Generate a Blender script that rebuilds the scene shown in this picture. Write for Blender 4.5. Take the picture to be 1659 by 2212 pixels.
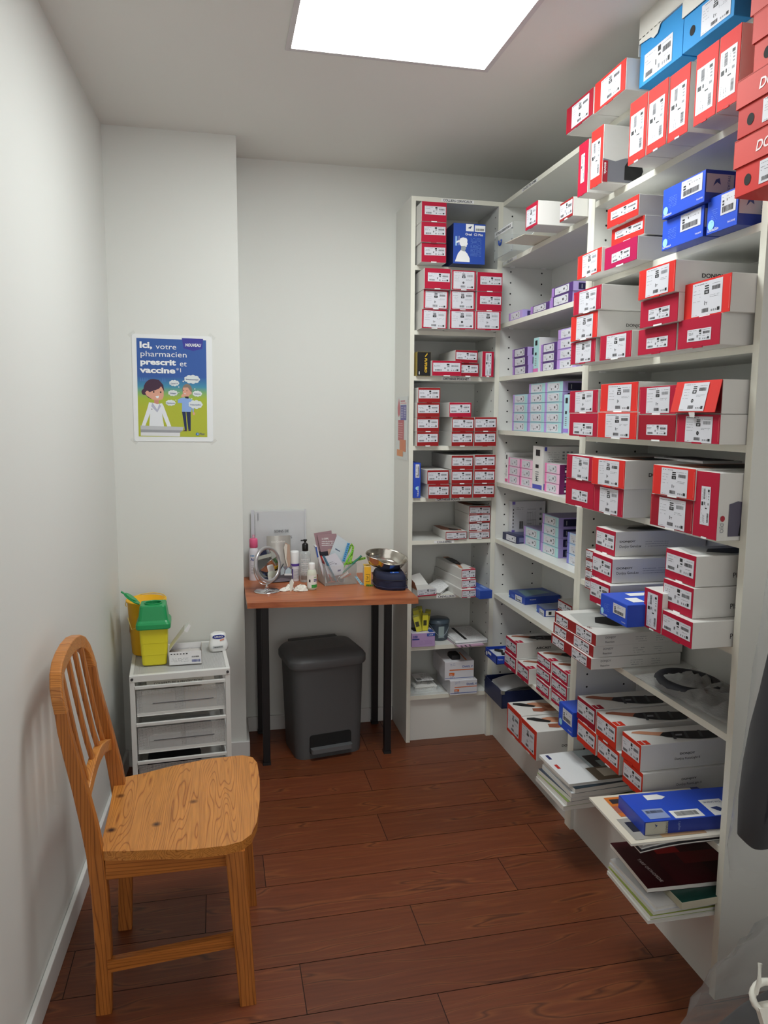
import bpy, bmesh, math, random
from mathutils import Vector, Matrix

for o in list(bpy.data.objects): bpy.data.objects.remove(o)
SC = bpy.context.scene
COL = SC.collection
RND = random.Random(7)
PI = math.pi

# ------------------------------------------------------------------ camera, light, exposure
cam_d = bpy.data.cameras.new('camera'); cam = bpy.data.objects.new('camera', cam_d); COL.objects.link(cam)
_r = Vector((0.97667911, -0.21461431, 0.00621391)); _u = Vector((0.02144042, 0.12628759, 0.99176194)); _f = Vector((0.21363105, 0.96849994, -0.12794388))
_m = Matrix((_r, _u, -_f)).transposed().to_4x4(); _m.translation = (0, 0, 1.44)
cam.matrix_world = _m
cam_d.sensor_fit = 'AUTO'; cam_d.sensor_width = 36.0; cam_d.lens = 1619.489 / 2212 * 36.0
cam_d.clip_start = 0.02
SC.camera = cam
w = bpy.data.worlds.new('world'); SC.world = w; w.use_nodes = True
w.node_tree.nodes['Background'].inputs[0].default_value = (0.99, 1.0, 0.985, 1)
w.node_tree.nodes['Background'].inputs[1].default_value = 0.80
PANEL_EMIT = 14.0
SC.view_settings.view_transform = 'Standard'; SC.view_settings.look = 'None'
SC.view_settings.gamma = 1; SC.view_settings.use_curve_mapping = False
SC.view_settings.exposure = 0.54

# ------------------------------------------------------------------ materials
MC = {}
def hexc(c):
    if isinstance(c, str): c = tuple(int(c[i:i+2], 16) / 255 for i in (0, 2, 4))
    return tuple(((v + 0.055) / 1.055) ** 2.4 if v > 0.04045 else v / 12.92 for v in c) + (1,)
def mat(c, rough=0.5, metal=0.0, key=None, emit=None, alpha=1, trans=0, spec=0.5, coat=0, var=0, bump=0, bscale=200):
    k = key or (c, rough, metal, emit, alpha, trans, spec, coat, var, bump)
    if k in MC: return MC[k]
    m = bpy.data.materials.new('paint_' + (c if isinstance(c, str) else 'mix')); m.use_nodes = True
    nt = m.node_tree; b = nt.nodes['Principled BSDF']
    b.inputs['Base Color'].default_value = hexc(c); b.inputs['Roughness'].default_value = rough
    b.inputs['Metallic'].default_value = metal; b.inputs['Alpha'].default_value = alpha
    b.inputs['Transmission Weight'].default_value = trans; b.inputs['Specular IOR Level'].default_value = spec
    b.inputs['Coat Weight'].default_value = coat
    if var or bump:
        tc = nt.nodes.new('ShaderNodeTexCoord'); n = nt.nodes.new('ShaderNodeTexNoise')
        n.inputs['Scale'].default_value = bscale; n.inputs['Detail'].default_value = 3
        nt.links.new(tc.outputs['Object'], n.inputs['Vector'])
        if var:
            mx = nt.nodes.new('ShaderNodeMix'); mx.data_type = 'RGBA'
            c0 = hexc(c); mx.inputs[6].default_value = tuple(v * (1 - var) for v in c0[:3]) + (1,)
            mx.inputs[7].default_value = tuple(min(1, v * (1 + var)) for v in c0[:3]) + (1,)
            nt.links.new(n.outputs['Fac'], mx.inputs[0]); nt.links.new(mx.outputs[2], b.inputs['Base Color'])
        if bump:
            bp = nt.nodes.new('ShaderNodeBump'); bp.inputs['Strength'].default_value = bump; bp.inputs['Distance'].default_value = 0.002
            nt.links.new(n.outputs['Fac'], bp.inputs['Height']); nt.links.new(bp.outputs['Normal'], b.inputs['Normal'])
    if emit:
        b.inputs['Emission Color'].default_value = hexc(c); b.inputs['Emission Strength'].default_value = emit
    MC[k] = m; return m
def clear_plastic(key, c='e8eef0', opac=0.18, rough=0.12, streak=0, amt=.55):
    if key in MC: return MC[key]
    m = bpy.data.materials.new(key); m.use_nodes = True; nt = m.node_tree; nt.nodes.clear()
    o = nt.nodes.new('ShaderNodeOutputMaterial'); t = nt.nodes.new('ShaderNodeBsdfTransparent'); g = nt.nodes.new('ShaderNodeBsdfPrincipled')
    g.inputs['Base Color'].default_value = hexc(c); g.inputs['Roughness'].default_value = rough; g.inputs['Specular IOR Level'].default_value = 0.9
    fr = nt.nodes.new('ShaderNodeLayerWeight'); fr.inputs['Blend'].default_value = 0.35
    mp = nt.nodes.new('ShaderNodeMapRange'); mp.inputs['To Min'].default_value = opac; mp.inputs['To Max'].default_value = min(1, opac + amt)
    mx = nt.nodes.new('ShaderNodeMixShader')
    nt.links.new(fr.outputs['Facing'], mp.inputs['Value']); nt.links.new(mp.outputs[0], mx.inputs[0])
    nt.links.new(t.outputs[0], mx.inputs[1]); nt.links.new(g.outputs[0], mx.inputs[2]); nt.links.new(mx.outputs[0], o.inputs[0])
    if streak:
        n = nt.nodes.new('ShaderNodeTexNoise'); n.inputs['Scale'].default_value = streak; n.inputs['Detail'].default_value = 4
        bp = nt.nodes.new('ShaderNodeBump'); bp.inputs['Strength'].default_value = 0.35; bp.inputs['Distance'].default_value = 0.006
        nt.links.new(n.outputs['Fac'], bp.inputs['Height']); nt.links.new(bp.outputs[0], g.inputs['Normal'])
    MC[key] = m; return m
def wood(key, c1, c2, c3, along='Y', sc=1.0, ring=26, rough=0.35, uv=False, tone=False, bumpy=0, knots=False, lin=0.0):
    """grain lines running along one axis, distorted like cut boards"""
    if key in MC: return MC[key]
    m = bpy.data.materials.new(key); m.use_nodes = True; nt = m.node_tree; N = nt.nodes; L = nt.links
    b = N['Principled BSDF']; b.inputs['Roughness'].default_value = rough
    tc = N.new('ShaderNodeTexCoord'); mp = N.new('ShaderNodeMapping')
    g_ = 0.16 if uv else 0.09; s = {'X': (g_, 1, 1), 'Y': (1, g_, 1), 'Z': (1, 1, g_)}[along]
    mp.inputs['Scale'].default_value = tuple(v * sc for v in s)
    L.new(tc.outputs['UV' if uv else 'Object'], mp.inputs['Vector'])
    n1 = N.new('ShaderNodeTexNoise'); n1.inputs['Scale'].default_value = 5.0; n1.inputs['Detail'].default_value = 2
    L.new(mp.outputs[0], n1.inputs['Vector'])
    mu = N.new('ShaderNodeMath'); mu.operation = 'MULTIPLY'; mu.inputs[1].default_value = ring
    L.new(n1.outputs['Fac'], mu.inputs[0])
    sx = N.new('ShaderNodeSeparateXYZ'); L.new(tc.outputs['UV' if uv else 'Object'], sx.inputs[0])
    a1 = N.new('ShaderNodeMath'); a1.operation = 'ADD'
    L.new(sx.outputs[{'X': 'Y', 'Y': 'X', 'Z': 'X'}[along]], a1.inputs[0]); L.new(sx.outputs[{'X': 'Z', 'Y': 'Z', 'Z': 'Y'}[along]], a1.inputs[1])
    a2 = N.new('ShaderNodeMath'); a2.operation = 'MULTIPLY_ADD'; a2.inputs[1].default_value = lin
    L.new(a1.outputs[0], a2.inputs[0]); L.new(mu.outputs[0], a2.inputs[2])
    fr = N.new('ShaderNodeMath'); fr.operation = 'PINGPONG'; fr.inputs[1].default_value = 1.0; L.new(a2.outputs[0], fr.inputs[0])
    n2 = N.new('ShaderNodeTexNoise'); n2.inputs['Scale'].default_value = 60.0; n2.inputs['Detail'].default_value = 4
    mp2 = N.new('ShaderNodeMapping'); mp2.inputs['Scale'].default_value = tuple((v if v == 1 else 0.05) * sc for v in s)
    L.new(tc.outputs['UV' if uv else 'Object'], mp2.inputs['Vector']); L.new(mp2.outputs[0], n2.inputs['Vector'])
    cr = N.new('ShaderNodeValToRGB'); e = cr.color_ramp.elements
    e[0].position = 0.0; e[0].color = hexc(c1); e[1].position = 1.0; e[1].color = hexc(c3)
    k = e.new(0.62); k.color = hexc(c1); k2 = e.new(0.86); k2.color = hexc(c2)
    L.new(fr.outputs[0], cr.inputs['Fac'])
    mx = N.new('ShaderNodeMix'); mx.data_type = 'RGBA'; mx.blend_type = 'MULTIPLY'; mx.inputs[0].default_value = 0.55
    r2 = N.new('ShaderNodeValToRGB'); r2.color_ramp.elements[0].position = 0.3; r2.color_ramp.elements[0].color = (0.62, 0.6, 0.58, 1); r2.color_ramp.elements[1].position = 0.65; r2.color_ramp.elements[1].color = (1.1, 1.1, 1.1, 1)
    L.new(n2.outputs['Fac'], r2.inputs[0]); L.new(cr.outputs[0], mx.inputs[6]); L.new(r2.outputs[0], mx.inputs[7])
    out = mx.outputs[2]
    if tone:
        at = N.new('ShaderNodeAttribute'); at.attribute_name = 'tone'
        m3 = N.new('ShaderNodeMix'); m3.data_type = 'RGBA'; m3.blend_type = 'MULTIPLY'; m3.inputs[0].default_value = 1
        L.new(out, m3.inputs[6]); L.new(at.outputs['Color'], m3.inputs[7]); out = m3.outputs[2]
    if knots:
        v = N.new('ShaderNodeTexVoronoi'); v.inputs['Scale'].default_value = 7.0
        L.new(tc.outputs['Object'], v.inputs['Vector'])
        kr = N.new('ShaderNodeValToRGB'); kr.color_ramp.elements[0].position = 0.04; kr.color_ramp.elements[0].color = hexc('4a2410'); kr.color_ramp.elements[1].position = 0.11; kr.color_ramp.elements[1].color = (1, 1, 1, 1)
        L.new(v.outputs['Distance'], kr.inputs[0])
        m4 = N.new('ShaderNodeMix'); m4.data_type = 'RGBA'; m4.blend_type = 'MULTIPLY'; m4.inputs[0].default_value = 1
        L.new(out, m4.inputs[6]); L.new(kr.outputs[0], m4.inputs[7]); out = m4.outputs[2]
    L.new(out, b.inputs['Base Color'])
    MC[key] = m; return m

# ------------------------------------------------------------------ mesh builder
FONT_CACHE = {}
def glyphs(s, bold=0.0, shear=0.0):
    k = (s, bold, shear)
    if k in FONT_CACHE: return FONT_CACHE[k]
    c = bpy.data.curves.new('t', 'FONT'); c.body = s; c.size = 1; c.offset = bold; c.shear = shear; c.fill_mode = 'FRONT'
    c.resolution_u = 3; c.dimensions = '2D'
    o = bpy.data.objects.new('t', c); COL.objects.link(o)
    bpy.context.view_layer.update()
    dg = bpy.context.evaluated_depsgraph_get()
    me = bpy.data.meshes.new_from_object(o.evaluated_get(dg))
    vs = [tuple(v.co[:2]) for v in me.vertices]; fs = [tuple(p.vertices) for p in me.polygons]
    bpy.data.meshes.remove(me); bpy.data.objects.remove(o); bpy.data.curves.remove(c)
    wd = max([v[0] for v in vs] + [0.01])
    FONT_CACHE[k] = (vs, fs, wd); return FONT_CACHE[k]

class MB:
    def __init__(s): s.v = []; s.f = []; s.m = []; s.mats = []; s.T = Matrix.Identity(4); s.smooth = []
    def mi(s, m):
        if m not in s.mats: s.mats.append(m)
        return s.mats.index(m)
    def add(s, vs, fs, m, smooth=False):
        b = len(s.v); k = s.mi(m)
        s.v += [tuple(s.T @ Vector(v)) for v in vs]
        for f in fs: s.f.append(tuple(i + b for i in f)); s.m.append(k); s.smooth.append(smooth)
        return s
    def box(s, x0, x1, y0, y1, z0, z1, m):
        if x0 > x1: x0, x1 = x1, x0
        if y0 > y1: y0, y1 = y1, y0
        if z0 > z1: z0, z1 = z1, z0
        return s.add([(x0,y0,z0),(x1,y0,z0),(x1,y1,z0),(x0,y1,z0),(x0,y0,z1),(x1,y0,z1),(x1,y1,z1),(x0,y1,z1)],
            [(0,3,2,1),(4,5,6,7),(0,1,5,4),(1,2,6,5),(2,3,7,6),(3,0,4,7)], m)
    def poly(s, pts, m): return s.add(pts, [tuple(range(len(pts)))], m)
    def prism(s, pts2, z0, z1, m, axis='Z', smooth=False):
        """outline pts2 (ccw) extruded along an axis"""
        n = len(pts2)
        def P(a, b, c): return {'Z': (a, b, c), 'Y': (a, c, b), 'X': (c, a, b)}[axis]
        vs = [P(a, b, z0) for a, b in pts2] + [P(a, b, z1) for a, b in pts2]
        s.add(vs, [tuple(range(n-1, -1, -1)), tuple(range(n, 2*n))], m)
        return s.add(vs, [(i, (i+1) % n, n + (i+1) % n, n + i) for i in range(n)], m, smooth)
    def loft(s, rings, m, cap=True, smooth=True, close=False):
        n = len(rings[0]); vs = [p for r in rings for p in r]; fs = []
        R = len(rings); rr = R if close else R - 1
        for j in range(rr):
            a = j*n; b = ((j+1) % R)*n
            for i in range(n): fs.append((a+i, a+(i+1) % n, b+(i+1) % n, b+i))
        s.add(vs, fs, m, smooth)
        if cap and not close: s.add(vs, [tuple(range(n-1, -1, -1)), tuple((R-1)*n + i for i in range(n))], m)
        return s
    def lathe(s, prof, m, n=24, c=(0, 0, 0), cap=True):
        return s.loft([[(c[0]+r*math.cos(2*PI*i/n), c[1]+r*math.sin(2*PI*i/n), c[2]+z) for i in range(n)] for r, z in prof], m, cap)
    def tube(s, pts, r, m, n=8, close=False, flat=None):
        pts = [Vector(p) for p in pts]; rings = []; R = len(pts)
        up = Vector((0, 0, 1))
        for i, p in enumerate(pts):
            a = pts[(i-1) % R] if (close or i) else p; b = pts[(i+1) % R] if (close or i < R-1) else p
            t = (b - a).normalized(); ref = up if abs(t.dot(up)) < 0.95 else Vector((1, 0, 0))
            x = t.cross(ref).normalized(); y = x.cross(t)
            rr = r[i] if isinstance(r, (list, tuple)) else r
            fl = flat if flat else 1
            rings.append([tuple(p + x*rr*math.cos(2*PI*k/n) + y*rr*fl*math.sin(2*PI*k/n)) for k in range(n)])
        return s.loft(rings, m, True, True, close)
    def text(s, t, size, o, right, up, m, bold=0.0, align=0.0, width=None, shear=0.0):
        vs, fs, wd = glyphs(t, bold, shear); o = Vector(o); right = Vector(right); up = Vector(up)
        sx = size
        if width: sx = width / wd
        return s.add([tuple(o + right*((x - align*wd)*sx) + up*(y*size)) for x, y in vs], fs, m)
    def rect(s, O, R, U, u0, u1, v0, v1, m):
        return s.add([tuple(O + R*a + U*b) for a, b in ((u0, v0), (u1, v0), (u1, v1), (u0, v1))], [(0, 1, 2, 3)], m)
    def build(s, name, parent=None, loc=(0, 0, 0), rot=(0, 0, 0), bevel=0, segs=2, sub=0, angle=35):
        me = bpy.data.meshes.new(name); me.from_pydata(s.v, [], s.f)
        for m in s.mats: me.materials.append(m)
        me.polygons.foreach_set('material_index', s.m); me.polygons.foreach_set('use_smooth', s.smooth)
        me.update()
        o = bpy.data.objects.new(name, me); COL.objects.link(o)
        if parent: o.parent = parent
        o.location = loc; o.rotation_euler = rot
        if bevel:
            bv = o.modifiers.new('bevel', 'BEVEL'); bv.width = bevel; bv.segments = segs; bv.limit_method = 'ANGLE'; bv.angle_limit = math.radians(angle)
        if sub:
            sb = o.modifiers.new('sub', 'SUBSURF'); sb.levels = sub; sb.render_levels = sub
        return o
LABELS = set()
def tag(o, label, cat, group=None):
    o['label'] = label; o['category'] = cat
    if group: o['group'] = group
    return o
def struct(o, label=None):
    o['kind'] = 'structure'
    if label: o['label'] = label
    return o
def empty(name, label, cat, loc=(0, 0, 0), rz=0, group=None):
    o = bpy.data.objects.new(name, None); COL.objects.link(o); o.location = loc; o.rotation_euler = (0, 0, rz); o.empty_display_size = 0.05
    return tag(o, label, cat, group)
def arc(cx, cy, r, a0, a1, n): return [(cx + r*math.cos(math.radians(a0 + (a1-a0)*i/n)), cy + r*math.sin(math.radians(a0 + (a1-a0)*i/n))) for i in range(n+1)]
def rrect(x0, x1, y0, y1, r, n=5):
    return arc(x1-r, y1-r, r, 0, 90, n) + arc(x0+r, y1-r, r, 90, 180, n) + arc(x0+r, y0+r, r, 180, 270, n) + arc(x1-r, y0+r, r, 270, 360, n)

WALL = mat('e2e3de', 0.75, key='wall', bump=0.04, bscale=60)
CEIL = mat('e2e0db', 0.85, key='ceil')
MEL = mat('dfdfda', 0.38, key='melamine')
EDGE = mat('e3e1d4', 0.4, key='edgeband')
HOLE = mat('1c1c1c', 0.7)
BASEB = mat('dfdedb', 0.5)
WHT = mat('eeeeee', 0.45)
PAPER = mat('f1f1f1', 0.6)
INK = mat('1a1a1c', 0.6)
GREYINK = mat('8b8d92', 0.6)
LABEL = mat('d4d4db', 0.5)

# ------------------------------------------------------------------ structure
def wx(y): return -0.45 + 0.0393 * (y - 1.8)
mb = MB(); mb.poly([(wx(-1.2), -1.2, 0), (wx(3.5), 3.5, 0), (wx(3.5), 3.5, 2.5), (wx(-1.2), -1.2, 2.5)][::-1], WALL)
mb.poly([(wx(-1.2)-.1, -1.2, 0), (wx(3.5)-.1, 3.5, 0), (wx(3.5)-.1, 3.5, 2.5), (wx(-1.2)-.1, -1.2, 2.5)], WALL)
struct(mb.build('wall_left'))
mb = MB(); mb.box(-0.6, 0.09, 3.087, 3.5, 0, 2.5, WALL); struct(mb.build('wall_alcove'))
mb = MB(); mb.box(0.088, 1.75, 3.338, 3.5, 0, 2.5, WALL); struct(mb.build('wall_back'))
mb = MB(); mb.box(1.42, 1.6, -1.2, 3.4, 0, 2.5, WALL); struct(mb.build('wall_right'))
# door casing step in the left wall close to the camera
mb = MB(); mb.box(-0.008, 0.012, -0.9, 1.52, 0, 2.5, WALL)
o = mb.build('trim_1', loc=(wx(0), 0, 0), rot=(0, 0, -0.0393)); struct(o)
# ceiling with an opening for the light panel
LX0, LX1, LY0, LY1 = 0.227, 0.828, 1.745, 2.345
mb = MB()
for a in ((-0.8, LX0, -1.2, 3.5), (LX1, 1.7, -1.2, 3.5), (LX0, LX1, -1.2, LY0), (LX0, LX1, LY1, 3.5)):
    mb.box(a[0], a[1], a[2], a[3], 2.5, 2.56, CEIL)
struct(mb.build('ceiling'))
# floor: planks with their own tone and grain offset
FL = wood('floor_planks', '70391f', '7f4726', '572b18', along='X', sc=1.9, ring=11, lin=42, rough=0.42, uv=True, tone=True)
GAP = mat('24110b', 0.8)
def make_floor():
    me = bpy.data.meshes.new('floor'); vs = []; fs = []; uvs = []; tones = []; mi = []
    W = 0.173; Ln = 0.932; off = {0: .18, 1: .525, 2: .867, 3: .113, 4: .535, 5: 1.003, 6: .552, -1: .508}
    rr = random.Random(3)
    for k in range(-17, 12):
        y0 = 1.644 + k*W; y1 = y0 + W; o = off.get(k, rr.random()*Ln)
        x = o - 3*Ln
        while x < 1.7:
            x0 = x; x1 = x + Ln; x += Ln
            a0 = max(x0, -0.7); a1 = min(x1, 1.7)
            if a1 <= a0: continue
            g = 0.0011; b = len(vs)
            vs += [(a0+g, y0+g, 0), (a1-g, y0+g, 0), (a1-g, y1-g, 0), (a0+g, y1-g, 0)]
            fs.append((b, b+1, b+2, b+3)); du = rr.random()*20; dv = rr.random()*20
            uvs += [(a0+du, y0+dv), (a1+du, y0+dv), (a1+du, y1+dv), (a0+du, y1+dv)]
            t = 0.84 + 0.3*rr.random(); tones += [(t, t*(0.97+0.05*rr.random()), t*(0.94+0.08*rr.random()), 1)]*4; mi.append(0)
    b = len(vs); vs += [(-0.7, -1.3, -0.0015), (1.7, -1.3, -0.0015), (1.7, 3.6, -0.0015), (-0.7, 3.6, -0.0015)]
    fs.append((b, b+1, b+2, b+3)); uvs += [(0, 0)]*4; tones += [(1, 1, 1, 1)]*4; mi.append(1)
    me.from_pydata(vs, [], fs); me.materials.append(FL); me.materials.append(GAP); me.polygons.foreach_set('material_index', mi)
    ul = me.uv_layers.new(name='UVMap')
    for i, u in enumerate(uvs): ul.data[i].uv = u
    ca = me.color_attributes.new('tone', 'FLOAT_COLOR', 'CORNER')
    for i, t in enumerate(tones): ca.data[i].color = t
    o = bpy.data.objects.new('floor', me); COL.objects.link(o); struct(o)
make_floor()
mb = MB(); mb.box(0.001, 0.014, 0, 3.09, 0, 0.072, BASEB)
struct(mb.build('baseboard_left', loc=(wx(0), 0, 0), rot=(0, 0, -0.0393), bevel=0.003))
mb = MB(); mb.box(-0.41, 0.103, 3.074, 3.0865, 0, 0.068, BASEB); mb.box(0.0905, 0.103, 3.087, 3.338, 0, 0.068, BASEB)
struct(mb.build('baseboard_alcove', bevel=0.003))
mb = MB(); mb.box(0.104, 0.781, 3.325, 3.3375, 0, 0.068, BASEB); struct(mb.build('baseboard_back', bevel=0.003))

# ------------------------------------------------------------------ ceiling light
lt = empty('ceiling_light', 'square white LED panel light glowing in the ceiling', 'ceiling light', ((LX0+LX1)/2, (LY0+LY1)/2, 2.5))
hx = (LX1-LX0)/2; mb = MB()
FRM = mat('cfcaca', 0.6)
for s in (-1, 1):
    mb.box(-hx-0.012, hx+0.012, s*hx, s*(hx+0.012), -0.003, 0.0, FRM); mb.box(s*hx, s*(hx+0.012), -hx, hx, -0.003, 0.0, FRM)
    mb.box(-hx, hx, s*(hx-0.004), s*hx, -0.003, 0.03, FRM); mb.box(s*(hx-0.004), s*hx, -hx, hx, -0.003, 0.03, FRM)
mb.build('frame', lt)
EM = mat('f5fbfa', 0.5, key='led', emit=PANEL_EMIT)
mb = MB(); mb.box(-hx+.004, hx-.004, -hx+.004, hx-.004, 0.002, 0.008, EM); mb.build('diffuser', lt)

# ------------------------------------------------------------------ shelving units
T = 0.018
def holes(mb, m, O, R, U, us, z0, z1, step=0.032*1.4, r=0.0036):
    z = z0
    while z < z1:
        for u in us:
            c = O + R*u + U*z; mb.add([tuple(c + R*r*math.cos(PI*k/4) + U*r*math.sin(PI*k/4)) for k in range(8)], [tuple(range(8))], m)
        z += step
ZV = Vector((0, 0, 1))
def strip(parent, text, O, R, w_, size, m=PAPER):
    """paper strip with a printed word on a shelf edge"""
    mb = MB(); n = R.cross(ZV); O = O + n*0.0006
    mb.rect(O, R, ZV, -w_/2, w_/2, -0.006, 0.006, PAPER)
    mb.text(text, size, O + n*0.0004 - ZV*size*0.36, R, ZV, INK, bold=0.02, align=0.5)
    return mb.build('shelf_label', parent)

# corner bookcase, facing the camera
cb = empty('bookcase', 'narrow white bookcase facing the camera in the back corner', 'bookcase', (0.99, 3.07, 0), 0)
def kid(mb, name, par, **k):
    o = mb.build(name, **k); o.parent = par; o.matrix_parent_inverse = Matrix.Translation(par.location).inverted(); return o
CY = 3.07
mb = MB(); mb.box(0.783, 0.801, CY, 3.337, 0, 2.302, MEL); mb.box(0.783, 0.801, CY-0.001, CY, 0, 2.32, EDGE); kid(mb, 'side_panel', cb)
mb = MB(); mb.box(1.157, 1.177, CY, 3.337, 0, 2.302, MEL); mb.box(1.157, 1.177, CY-0.001, CY, 0, 2.32, EDGE)
holes(mb, HOLE, Vector((1.1568, CY, 0)), Vector((0, 1, 0)), ZV, (0.035, 0.215), 0.25, 2.28); kid(mb, 'side_panel', cb)
mb = MB(); mb.box(0.801, 1.157, 3.327, 3.337, 0.02, 2.302, MEL); kid(mb, 'back_panel', cb)
mb = MB(); mb.box(0.783, 1.177, CY, 3.337, 2.302, 2.32, MEL); mb.box(0.801, 1.157, CY-0.001, CY, 2.302, 2.32, EDGE); kid(mb, 'top_panel', cb)
mb = MB(); mb.box(0.801, 1.157, CY+0.02, CY+0.036, 0, 0.194, MEL); kid(mb, 'plinth', cb)
CZ = [2.05, 1.79, 1.603, 1.312, 1.092, 0.907, 0.666, 0.437, 0.212]
for zt in CZ:
    mb = MB(); mb.box(0.8015, 1.1565, CY+0.003, 3.327, zt-T, zt-0.0001, MEL); mb.box(0.8015, 1.1565, CY+0.0015, CY+0.003, zt-T, zt-0.0001, EDGE); kid(mb, 'shelf', cb)
RX = Vector((1, 0, 0))
for t_, x_, z_, w_ in (('COLLIERS CERVICAUX', 0.978, 2.3115, 0.14), ('ORTHESES POIGNET', 0.985, 1.594, 0.13), ('ORTHESES POUCE', 0.962, 1.083, 0.12), ('COUDIERES', 0.945, 0.8985, 0.09), ('CHEVILLERES', 0.958, 0.6565, 0.09)):
    yy = CY - 0.001 if z_ > 2.3 else CY + 0.0012
    o = strip(cb, t_, Vector((x_, yy, z_)), RX, w_, 0.0125); o.matrix_parent_inverse = Matrix.Translation(cb.location).inverted()

# wall bays, facing the room (towards -X)
XF = 1.178; XB = 1.405
RB = Vector((0, -1, 0))
def bay(label, y0, y1, zs, top=True, panels=(1, 1), holed=(1, 1), zsh=None, plinth=True, pt=0.021):
    c = empty('bookcase', label, 'bookcase', (XF, (y0+y1)/2, 0), 0)
    a, b = y0, y1
    if panels[0]:
        mb = MB(); mb.box(XF, XB, y0, y0+pt, 0, 2.302, MEL); mb.box(XF-0.001, XF, y0, y0+pt, 0, 2.302, EDGE)
        if holed[0]: holes(mb, HOLE, Vector((XF, y0+pt+0.0003, 0)), Vector((1, 0, 0)), ZV, (0.035, 0.18), 0.25, 2.28)
        kid(mb, 'side_panel', c); a = y0+pt
    if panels[1]:
        mb = MB(); mb.box(XF, XB, y1-pt, y1, 0, 2.302, MEL); mb.box(XF-0.001, XF, y1-pt, y1, 0, 2.302, EDGE)
        if holed[1]: holes(mb, HOLE, Vector((XF, y1-pt-0.0004, 0)), Vector((1, 0, 0)), ZV, (0.04, 0.18), 0.25, 2.28)
        kid(mb, 'side_panel', c); b = y1-pt
    mb = MB(); mb.box(XB, XB+0.01, y0, y1, 0.0, 2.302, MEL); kid(mb, 'back_panel', c)
    mb = MB(); mb.box(XF, XB, y0, y1, 2.3025, 2.32, MEL); mb.box(XF-0.001, XF, y0, y1, 2.3025, 2.32, EDGE); kid(mb, 'top_panel', c)
    for z_ in zs:
        mb = MB(); mb.box(XF+0.002, XB, a+0.0005, b-0.0005, z_-T, z_-0.0001, MEL); mb.box(XF+0.001, XF+0.002, a+0.0005, b-0.0005, z_-T, z_-0.0001, EDGE)
        for yy in (a+0.012, b-0.022):      # plastic shelf supports
            for xx in (0.03, 0.17): mb.box(XF+xx, XF+xx+0.02, yy, yy+0.01, z_-T-0.004, z_-T, WHT)
        kid(mb, 'shelf', c)
    if plinth:
        mb = MB(); mb.box(XF+0.012, XF+0.028, a, b, 0, 0.194, MEL); kid(mb, 'plinth', c)
    return c
B1Z = [2.078, 1.826, 1.606, 1.38, 1.156, 0.907, 0.66, 0.40, 0.212]
B2Z = [2.112, 1.867, 1.603, 1.378, 1.156, 0.90, 0.684, 0.397, 0.212]
bay1 = bay('white bookcase on the right wall, next to the corner', 2.292, 3.092, B1Z)
bay2 = bay('white bookcase on the right wall, full of red boxes nearest the camera', 1.479, 2.2915, B2Z)
ws = empty('wall_shelf', 'white shelf end at the right edge carrying lidded red boxes', 'shelf', (XF, 1.30, 1.89))
mb = MB(); mb.box(XF, 1.42, 1.05, 1.478, 1.882, 1.9, MEL); mb.box(XF-.001, XF, 1.05, 1.478, 1.882, 1.9, EDGE); kid(mb, 'board', ws)
mb = MB(); mb.box(1.40, 1.42, 1.06, 1.08, 1.70, 1.882, WHT); mb.box(XF+.03, 1.40, 1.06, 1.075, 1.868, 1.882, WHT); kid(mb, 'bracket', ws)
for c_, t_, y_, z_ in ((bay1, 'CHAUSSETTES HOMME', 2.80, 2.3115), (bay1, 'COLLANTS', 2.985, 2.069)):
    o = strip(c_, t_, Vector((XF-0.0012 if z_ > 2.3 else XF+0.0002, y_, z_)), RB, 0.15, 0.0125); o.matrix_parent_inverse = Matrix.Translation(c_.location).inverted()

# ------------------------------------------------------------------ cartons
RED = {'R': 'd9302b', 'C': 'b01a38', 'D': '98182a', 'M': 'b01650', 'O': 'cc3420', 'B': '962022'}
COLW = {'R': 'bright red', 'C': 'crimson', 'D': 'dark red', 'M': 'magenta red', 'O': 'orange red', 'B': 'brick red'}
SIDEW = mat('dcdad6', 0.55, key='carton_white', var=0.02, bscale=30)
def dashes(mb, O, R, U, u0, u1, v, h, rr, m, dens=0.8):
    u = u0
    while u < u1:
        L_ = rr.uniform(0.0012, 0.005)
        if rr.random() < dens: mb.rect(O, R, U, u, min(u1, u+L_), v, v+h, m)
        u += L_ + 0.0012
def barcode(mb, O, R, U, u0, u1, v0, v1, rr, m):
    u = u0
    while u < u1:
        b_ = rr.uniform(0.0004, 0.0012); mb.rect(O, R, U, u, min(u1, u+b_), v0, v1, m); u += b_ + rr.uniform(0.0004, 0.0010)
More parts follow.
